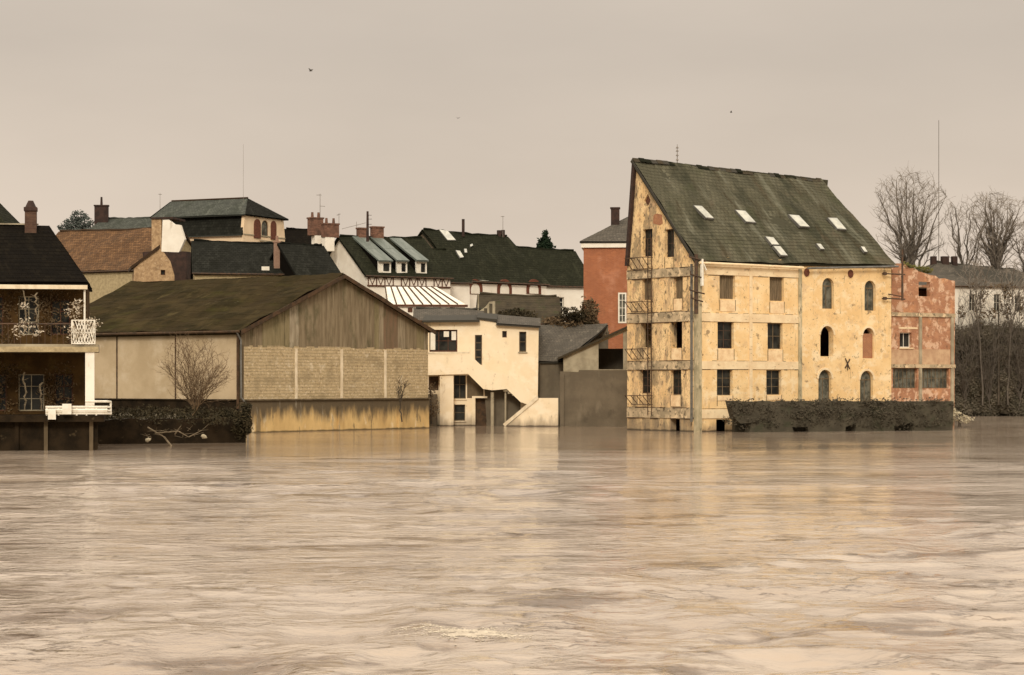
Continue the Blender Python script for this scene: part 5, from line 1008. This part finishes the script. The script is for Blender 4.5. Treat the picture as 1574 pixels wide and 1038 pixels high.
def fan_tree(name, label, px, Y, zb, fork_py, top_py, halfw_px, seed, limbs=7, subs=9, twigs=7, rad=.25, twig=.018, m1='bark_grey', m2='twig_far', group=None, cat='tree', low=.25, lean=0, cpx=0):
    """a short trunk that forks into limbs sweeping up to a rounded crown of fine twigs"""
    rnd = random.Random(seed); zf = Z(fork_py, Y)-zb; zt_ = Z(top_py, Y)-zb; rx = halfw_px/F*Y; cx = cpx/F*Y; big, fine = [], []
    cz = zf+(zt_-zf)*(.5+low*.25); rz = zt_-cz; C0 = Vector((cx, 0, cz))
    def curve(a_, ta, b_, n, r0, r1, out, lev, wob):
        pts = []; m_ = a_+ta; pr = a_
        for i in range(1, n+1):
            t_ = i/n; p = a_*(1-t_)**2+m_*2*t_*(1-t_)+b_*t_*t_
            if i < n: p = p+Vector((rnd.gauss(0, wob), rnd.gauss(0, wob), rnd.gauss(0, wob*.6)))
            out.append((pr, p, r0+(r1-r0)*(i-1)/n, r0+(r1-r0)*i/n, lev)); pts.append((p, (p-pr).normalized(), r0+(r1-r0)*t_)); pr = p
        return pts
    def inside(p, k=1.0):
        q = p-C0; e = math.sqrt((q.x/rx)**2+(q.y/rx)**2+(q.z/rz)**2)
        return p if e < k*rnd.uniform(.85, 1.12) else C0+q*(k*rnd.uniform(.70, 1.10)/e)
    f0 = Vector((rnd.gauss(0, .1), 0, zf)); tr = curve(Vector((lean, 0, 0)), Vector((0, 0, zf*.5)), f0, 6, rad, rad*.72, big, 0, .04)
    for i in range(limbs):
        an_ = 6.2832*(i+rnd.random()*.6)/limbs; q = rnd.uniform(.25, .95); tgt = C0+Vector((math.cos(an_)*rx*q, math.sin(an_)*rx*q, rz*rnd.uniform(.1, .9)*math.sqrt(max(.05, 1-q*q*.8))))
        st = tr[rnd.choice((-1, -1, -2))][0]; L1 = (tgt-st).length
        pts = curve(st, Vector((math.cos(an_)*rx*q*.35, math.sin(an_)*rx*q*.35, L1*.35)), inside(tgt), 9, rad*rnd.uniform(.38, .6), twig*1.6, big, 1, L1*.016)
        for k in range(subs):
            p, d, r = pts[min(8, int(1+8*(k+rnd.random())/subs))]; sd_ = Vector((rnd.gauss(0, 1), rnd.gauss(0, 1), rnd.gauss(.2, .4))).normalized(); ln = L1*rnd.uniform(.22, .48)
            e2 = inside(p+(d*1.0+sd_*.8).normalized()*ln); p2 = curve(p, d*ln*.3+sd_*ln*.15, e2, 5, max(twig*1.3, r*.5), twig, big if r > .1 else fine, 2, ln*.025)
            for m_ in range(twigs):
                pp_, dd_, rr_ = p2[min(4, int(5*(m_+rnd.random())/twigs))]; s2 = Vector((rnd.gauss(0, 1), rnd.gauss(0, 1), rnd.gauss(.1, .5))).normalized(); l2 = ln*rnd.uniform(.2, .5)
                p3 = curve(pp_, dd_*l2*.3, inside(pp_+(dd_+s2*.7).normalized()*l2, 1.05), 3, twig, twig*.6, fine, 3, l2*.03)
                for _ in range(3):
                    a2, d3, _r = rnd.choice(p3); s3 = Vector((rnd.gauss(0, 1), rnd.gauss(0, 1), rnd.gauss(.2, .5))).normalized(); curve(a2, d3*l2*.1, a2+(d3+s3*.7).normalized()*l2*rnd.uniform(.3, .6), 2, twig*.6, twig*.45, fine, 3, l2*.03)
    rt = thing(name, label, cat, X(px, Y), Y, zb, 0, group)
    obj('trunk', segs_mesh(big), m1, rt, smooth=True); obj('crown', segs_mesh(fine), m2, rt)
    return rt
G = 'bare trees beyond the salmon annex'
fan_tree('bare_tree', 'tallest bare tree, full round crown just right of the mill roof', 1398, 214, 1, 420, 268, 58, 3, limbs=12, subs=10, twigs=6, rad=.42, group=G)
fan_tree('bare_tree', 'thin upright bare tree with sparse crown, second from the mill roof', 1484, 216, 1, 425, 303, 42, 11, limbs=7, subs=6, twigs=5, rad=.26, group=G)
fan_tree('bare_tree', 'dense bare tree with knotty forked limbs near the right edge', 1532, 213, 1, 415, 298, 58, 5, limbs=12, subs=9, twigs=6, rad=.44, group=G)
fan_tree('bare_tree', 'bare tree cut off by the right edge of the view', 1584, 214, 1, 430, 325, 44, 8, limbs=8, subs=8, twigs=6, rad=.3, group=G)
fan_tree('bare_tree', 'low slanting bare sapling crossing the white wall at the right', 1500, 203, 1, 480, 392, 30, 21, limbs=6, subs=6, twigs=4, rad=.09, lean=.6, group=G)
fan_tree('bare_tree', 'low dark forked tree between annex and thicket before the white wall', 1556, 203.5, 1, 490, 402, 28, 27, limbs=6, subs=6, twigs=4, rad=.09, lean=-.4, group=G)
for px, w_, tp, lb in ((1482, 24, 432, 'bare scrub rising from the thicket just right of the annex'), (1522, 26, 424, 'bare scrub rising from the middle of the thicket'), (1566, 26, 430, 'bare scrub rising from the thicket at the right edge')):
    fan_tree('bare_scrub', lb, px, 203.8, .5, 615, tp, w_+6, int(px), limbs=12, subs=8, twigs=5, rad=.05, twig=.013, m1='bark_grey', m2='bark_grey', cat='scrub', low=-1, group='bare scrub in the thicket')
fan_tree('bare_shrub', 'bare brown shrub on the dark quay before the buff warehouse panels', 296, 121, 1.0, 632, 508, 60, 14, limbs=20, subs=9, twigs=5, rad=.06, twig=.0085, m1='twig', m2='twig', cat='shrub', low=-1)
fan_tree('bare_sapling', 'small bare sapling against the block wall near the far warehouse corner', 618, 147, .5, 622, 578, 14, 33, limbs=4, subs=5, twigs=4, rad=.05, twig=.010, m1='bark', m2='bark', cat='sapling')
def bush(name, label, cat, px, Y, zb, blobs, m, size=.12, dens=300, core=None):
    rt = thing(name, label, cat, X(px, Y), Y, zb); v_, f_ = [], []
    for (bx, by, rx, rz, dy) in blobs: 
        sz = Z(by, Y)-zb; leaf_blob(v_, f_, X(bx, Y)-X(px, Y), dy, sz, rx/F*Y, max(.5, rx/F*Y*.8), rz/F*Y, int(dens*rx*rz/400), size)
    obj('foliage', (v_, f_), m, rt)
    bm = bmesh.new(); tube(bm, (0, 0, 0), (0, 0, max(.5, Z(blobs[0][1], Y)-zb)), .12, .05, 6); obj('stem', fin(bm), 'bark', rt)
    return rt
th_ = thing('riverside_thicket', 'tall dense grey green thicket on the bank right of the salmon annex', 'hedge', X(1550, 206), 206, .3)
x0_, x1_ = X(1440, 203), X(1700, 203); bm = bmesh.new(); bx_ = x1_-x0_; nx, nz_ = 60, 26; G_ = []
hf_ = lambda u: Z(503, 203)-.3+noise.noise(Vector((u*.5, 1, 0)))*.55+noise.noise(Vector((u*1.6, 4, 0)))*.35
for i in range(nx+1):
    for k in range(nz_+1):
        u = i/nx*bx_; t_ = k/nz_; z = t_*hf_(u); y = -1.6*math.sqrt(max(0, 1-t_**6))+noise.noise(Vector((u*.55, z*.55, 3)))*1.3+noise.noise(Vector((u*1.7, z*1.7, 9)))*.5
        G_.append((x0_-X(1550, 206)+u, y, z))
Fc = [(i*(nz_+1)+k, (i+1)*(nz_+1)+k, (i+1)*(nz_+1)+k+1, i*(nz_+1)+k+1) for i in range(nx) for k in range(nz_)]
Gb = [(p[0], 3.5, p[2]) for p in G_]; o_ = len(G_); Fb = [tuple(reversed([q+o_ for q in f])) for f in Fc]
Ft = [(i*(nz_+1)+nz_, (i+1)*(nz_+1)+nz_, (i+1)*(nz_+1)+nz_+o_, i*(nz_+1)+nz_+o_) for i in range(nx)]+[(k, k+1, k+1+o_, k+o_) for k in range(nz_)]
obj('inner_growth', (G_+Gb, Fc+Fb+Ft), 'leaf_olive', th_)
v_, f_ = [], []
for _ in range(2600):
    p = random.choice(G_); leaf_blob(v_, f_, p[0], p[1]-.1, p[2]+random.random()**3*.5, .40, .3, .45, 34, .10)
obj('foliage', (v_, f_), 'leaf_hedge', th_)
bush('wall_creeper', 'straggly brown growth hanging before the white house at the right edge', 'creeper', 1535, 203.6, 1, [(1508, 468, 7, 24, 0), (1513, 445, 6, 14, 0), (1545, 465, 8, 26, 0), (1552, 445, 9, 12, 0), (1478, 480, 8, 10, 0), (1525, 482, 9, 10, 0), (1570, 470, 5, 20, 0), (1535, 440, 14, 5, 0), (1495, 440, 12, 5, 0)], 'leaf_brown', size=.17, dens=240)
bush('dark_bush', 'dark leafy bush with russet leaves against the base of the red brick house', 'bush', 890, 167, 1, [(905, 480, 13, 20, 0), (888, 502, 20, 16, 0), (868, 500, 20, 14, -.3), (895, 520, 22, 18, 0), (912, 505, 10, 18, 0), (850, 495, 16, 8, 0), (880, 520, 22, 14, 0), (925, 515, 14, 10, 0)], 'leaf_brown', size=.15, dens=1100)
bush('roof_growth', 'tangled dark growth over the low mossy roof behind the cream stair house', 'growth', 800, 166.5, 4, [(random.uniform(765, 905), random.uniform(478, 500), random.uniform(7, 15), random.uniform(3, 8), random.uniform(-.5, 1.5)) for _ in range(22)], 'leaf_dark', size=.13, dens=700)
bush('quay_bush', 'dark straggly bush on the quay below the warehouse downpipe', 'bush', 355, 117, .2, [(350, 648, 20, 18, 0), (370, 655, 13, 20, -.4), (335, 660, 20, 12, -.3), (380, 650, 8, 20, -.3), (378, 628, 7, 10, 0), (320, 668, 14, 8, -.4)], 'leaf_dark', size=.09, dens=1600)
bush('corner_shrub', 'sooty shrub in the corner between warehouse base and stair house', 'shrub', 662, 154, .2, [(664, 600, 6, 12, 0), (668, 628, 8, 16, 0), (660, 640, 8, 14, 0)], 'leaf_brown', size=.08, dens=500)
bush('distant_tree', 'small bluish tree showing between brown barn roof and dark chimney', 'tree', 120, 230, 2, [(122, 332, 14, 8, 0), (110, 343, 14, 8, 0), (130, 343, 16, 9, 0), (97, 350, 9, 5, 0), (108, 358, 16, 10, 0), (120, 352, 18, 12, 0), (118, 366, 18, 10, 0), (132, 356, 14, 10, 0)], 'leaf_grey', size=.15, dens=900)
bush('conifer', 'dark pointed conifer above the long green roof near the red house', 'tree', 838, 235, 2, [(838, 362, 4, 9, 0), (838, 372, 9, 10, 0), (840, 381, 13, 9, 0), (832, 379, 8, 7, 0)], 'conifer', size=.2, dens=1400)
bush('reed_clump', 'bleached reeds and debris at the water beside the end of the low wall', 'reeds', 1475, 155, 0, [(1470, 640, 14, 8, 0), (1460, 628, 8, 8, 0), (1484, 645, 12, 6, 0)], 'reed', size=.14, dens=300)
v_, f_ = [], []
for i in range(60): leaf_blob(v_, f_, X(1500, 205)+i*.5-6, 206+random.uniform(-.6, .6), .25+random.random()*.5, .6, .4, .3, 22, .16)
g = obj('bank_grass', (v_, f_), 'reed', stuff=True); tag(g, 'pale dry grass along the far right bank under the thicket', 'grass')
# driftwood
dw = thing('driftwood', 'pale fallen branches lying at the water before the dark quay', 'driftwood', X(270, 111), 111, .3)
bm = bmesh.new(); q = lambda px, py: (X(px, 111)-X(270, 111), random.uniform(-.2, .2), Z(py, 111)-.3)
P = [q(226, 657), q(252, 672), q(238, 666), q(275, 663), q(290, 672), q(312, 661), q(268, 668), q(278, 655)]
tube(bm, P[0], P[1], .045, .03); tube(bm, P[2], P[3], .03, .025); tube(bm, P[3], P[4], .03, .02); tube(bm, P[4], P[5], .03, .015)
for k in range(26):
    a_ = Vector(q(random.uniform(228, 312), random.uniform(660, 674))); tube(bm, a_, a_+Vector((random.uniform(-.6, .6), random.uniform(-.2, .2), random.uniform(-.12, .3))), .014, .006, 4)
tube(bm, P[6], P[7], .04, .02); tube(bm, P[1], (P[1][0]+.5, 0, -.5), .05, .05)
obj('branch', fin(bm), 'drift', dw)
for k, (px, py) in enumerate(((313, 671), (228, 676))):
    bm = bmesh.new(); bmesh.ops.create_icosphere(bm, subdivisions=2, radius=.15)
    for v in bm.verts: v.co += v.co.normalized()*noise.noise(v.co*6+Vector((k, 0, 0)))*.12; v.co.z *= .8
    o = obj('pale_stone', bm, 'pale_conc'); o.location = (X(px, 110+k*.4), 110+k*.4, Z(py, 110+k*.4)); tag(o, ('pale stone at the right end of the driftwood', 'pale stone left of the driftwood branches')[k], 'stone', 'pale stones at the quay')

# ------------------------------------------------------------------ aerials, mast, birds
def aerial(name, label, px, Y, y0, y1, r=.03, bars=(), cat='antenna', m='far_grey'):
    rt = thing(name, label, cat, X(px, Y), Y, Z(y1, Y)-.3); h = Z(y0, Y)-Z(y1, Y)+.3
    bm = bmesh.new(); tube(bm, (0, 0, 0), (0, 0, h), r, r*.7, 6); obj('mast', fin(bm), m, rt)
    for (py, a_, b_, tl) in bars:
        z = Z(py, Y)-Z(y1, Y)+.3; bm = bmesh.new(); tube(bm, (a_/F*Y, 0, z), (b_/F*Y, 0, z+tl), .022, n=4)
        for k in range(4): x = (a_+(b_-a_)*k/3)/F*Y; tube(bm, (x, -.25, z+tl*k/3), (x, .25, z+tl*k/3), .012, n=4)
        obj('crossbar', fin(bm), m, rt)
aerial('thin_aerial', 'thin aerial rising left of the mansard roof', 246, 198, 297, 330, .022, [(299, -2, 2, 0)])
aerial('tall_aerial', 'very tall thin aerial on the mansard roof ridge', 374, 193, 222, 308, .014)
aerial('tv_antenna', 'television antenna with two crossbars above the brick chimneys', 492, 183, 298, 338, .028, [(300, -5, 2, 0), (317, 0, 7, -.02)])
aerial('tv_antenna', 'short television antenna with a bent top right of the brick chimneys', 521, 183, 328, 364, .026, [(331, -3, 2, .1)])
aerial('tv_antenna', 'small low antenna with long arm between the two chimney groups', 548, 184, 341, 364, .025, [(352, -22, 14, .5)])
aerial('notched_pole', 'thick dark pole with small white insulators above the dormer roofs', 565, 181, 325, 366, .13, [(331, 0, 6, 0), (337, 0, 6, 0), (345, 0, 6, 0)], cat='pole', m='chim_dark')
aerial('tv_antenna', 'single antenna near the small twin chimneys of the long green roof', 773, 198, 332, 360, .025, [(333, -3, 2, 0)])
aerial('radio_mast', 'distant very tall thin mast rising behind the bare trees', 1443, 420, 185, 400, .065, cat='mast', m='bark_grey')
def bird(label, px, py, Y, span, rz, fold):
    rt = thing('bird', label, 'bird', X(px, Y), Y, Z(py, Y), rz, 'birds in the sky')
    bm = bmesh.new(); bmesh.ops.create_icosphere(bm, subdivisions=2, radius=1)
    for v in bm.verts: x = v.co.y; k = 1-.75*max(0, -x); v.co = Vector((v.co.x*span*.09*k, v.co.y*span*.28, v.co.z*span*.08*k))
    obj('body', bm, 'bird', rt, smooth=True)
    for s in (-1, 1):
        w = [(0, .10, 0), (s*.25, .14, fold*.6), (s*.5, .02, fold*.7), (s*.26, -.04, fold*.55), (0, -.08, 0)]
        bm = bmesh.new(); A = [bm.verts.new(Vector(p)*span+Vector((0, 0, .012*span))) for p in w]; B = [bm.verts.new(Vector(p)*span-Vector((0, 0, .012*span))) for p in w]
        bm.faces.new(A); bm.faces.new(B[::-1])
        for i in range(5): bm.faces.new([A[i], A[(i+1) % 5], B[(i+1) % 5], B[i]])
        obj('wing', fin(bm), 'bird', rt)
bird('largest bird, high in the sky above the mansard house', 478, 109, 110, .42, R(60), .35)
bird('tiny bird in the middle of the sky above the long green roof', 704, 182, 150, .30, R(20), .3)
bird('small bird in the sky above the mill roof', 1124, 173, 140, .32, R(100), .4)
print('objects', len(C.objects), 'tris', sum(len(o.data.polygons) for o in C.objects if o.type == 'MESH'))

# foam where the current boils up, lying on the waves
def wave_z(x, y):
    r = int(np.argmin(np.abs(ys-y))); c = int(np.argmin(np.abs(XX[r]-x))); return float(ZZ[r, c])-.03
v_, f_ = [], []
for _ in range(5200):
    st_ = random.choice((0, 0, 0, 1, 2)); x = X(716, 28.4)+random.gauss(0, .24)+(0, .5, -.55)[st_]*random.random(); y = 28.4+random.gauss(0, .30)*(1, .35, .35)[st_]+(0, -.35, .5)[st_]
    if noise.noise(Vector((x*4.5, y*3, 2)))+random.gauss(0, .12) < -.02: continue
    z = wave_z(x, y)+.004; k = len(v_); s_ = random.uniform(.003, .010); rz_ = random.random()*3
    for q in range(5): v_.append((x+math.cos(rz_+q*1.257)*s_*2*random.uniform(.6, 1.4), y+math.sin(rz_+q*1.257)*s_*3*random.uniform(.6, 1.4), z))
    v_.append((x, y, z+s_*.5)); f_ += [(k+q, k+(q+1) % 5, k+5) for q in range(5)]
g = obj('foam', (v_, f_), mat('pale_foam', (.60, .52, .41), (.46, .39, .30), 8, bump=0), stuff=True); tag(g, 'small patch of pale foam on the brown water near the camera', 'foam')
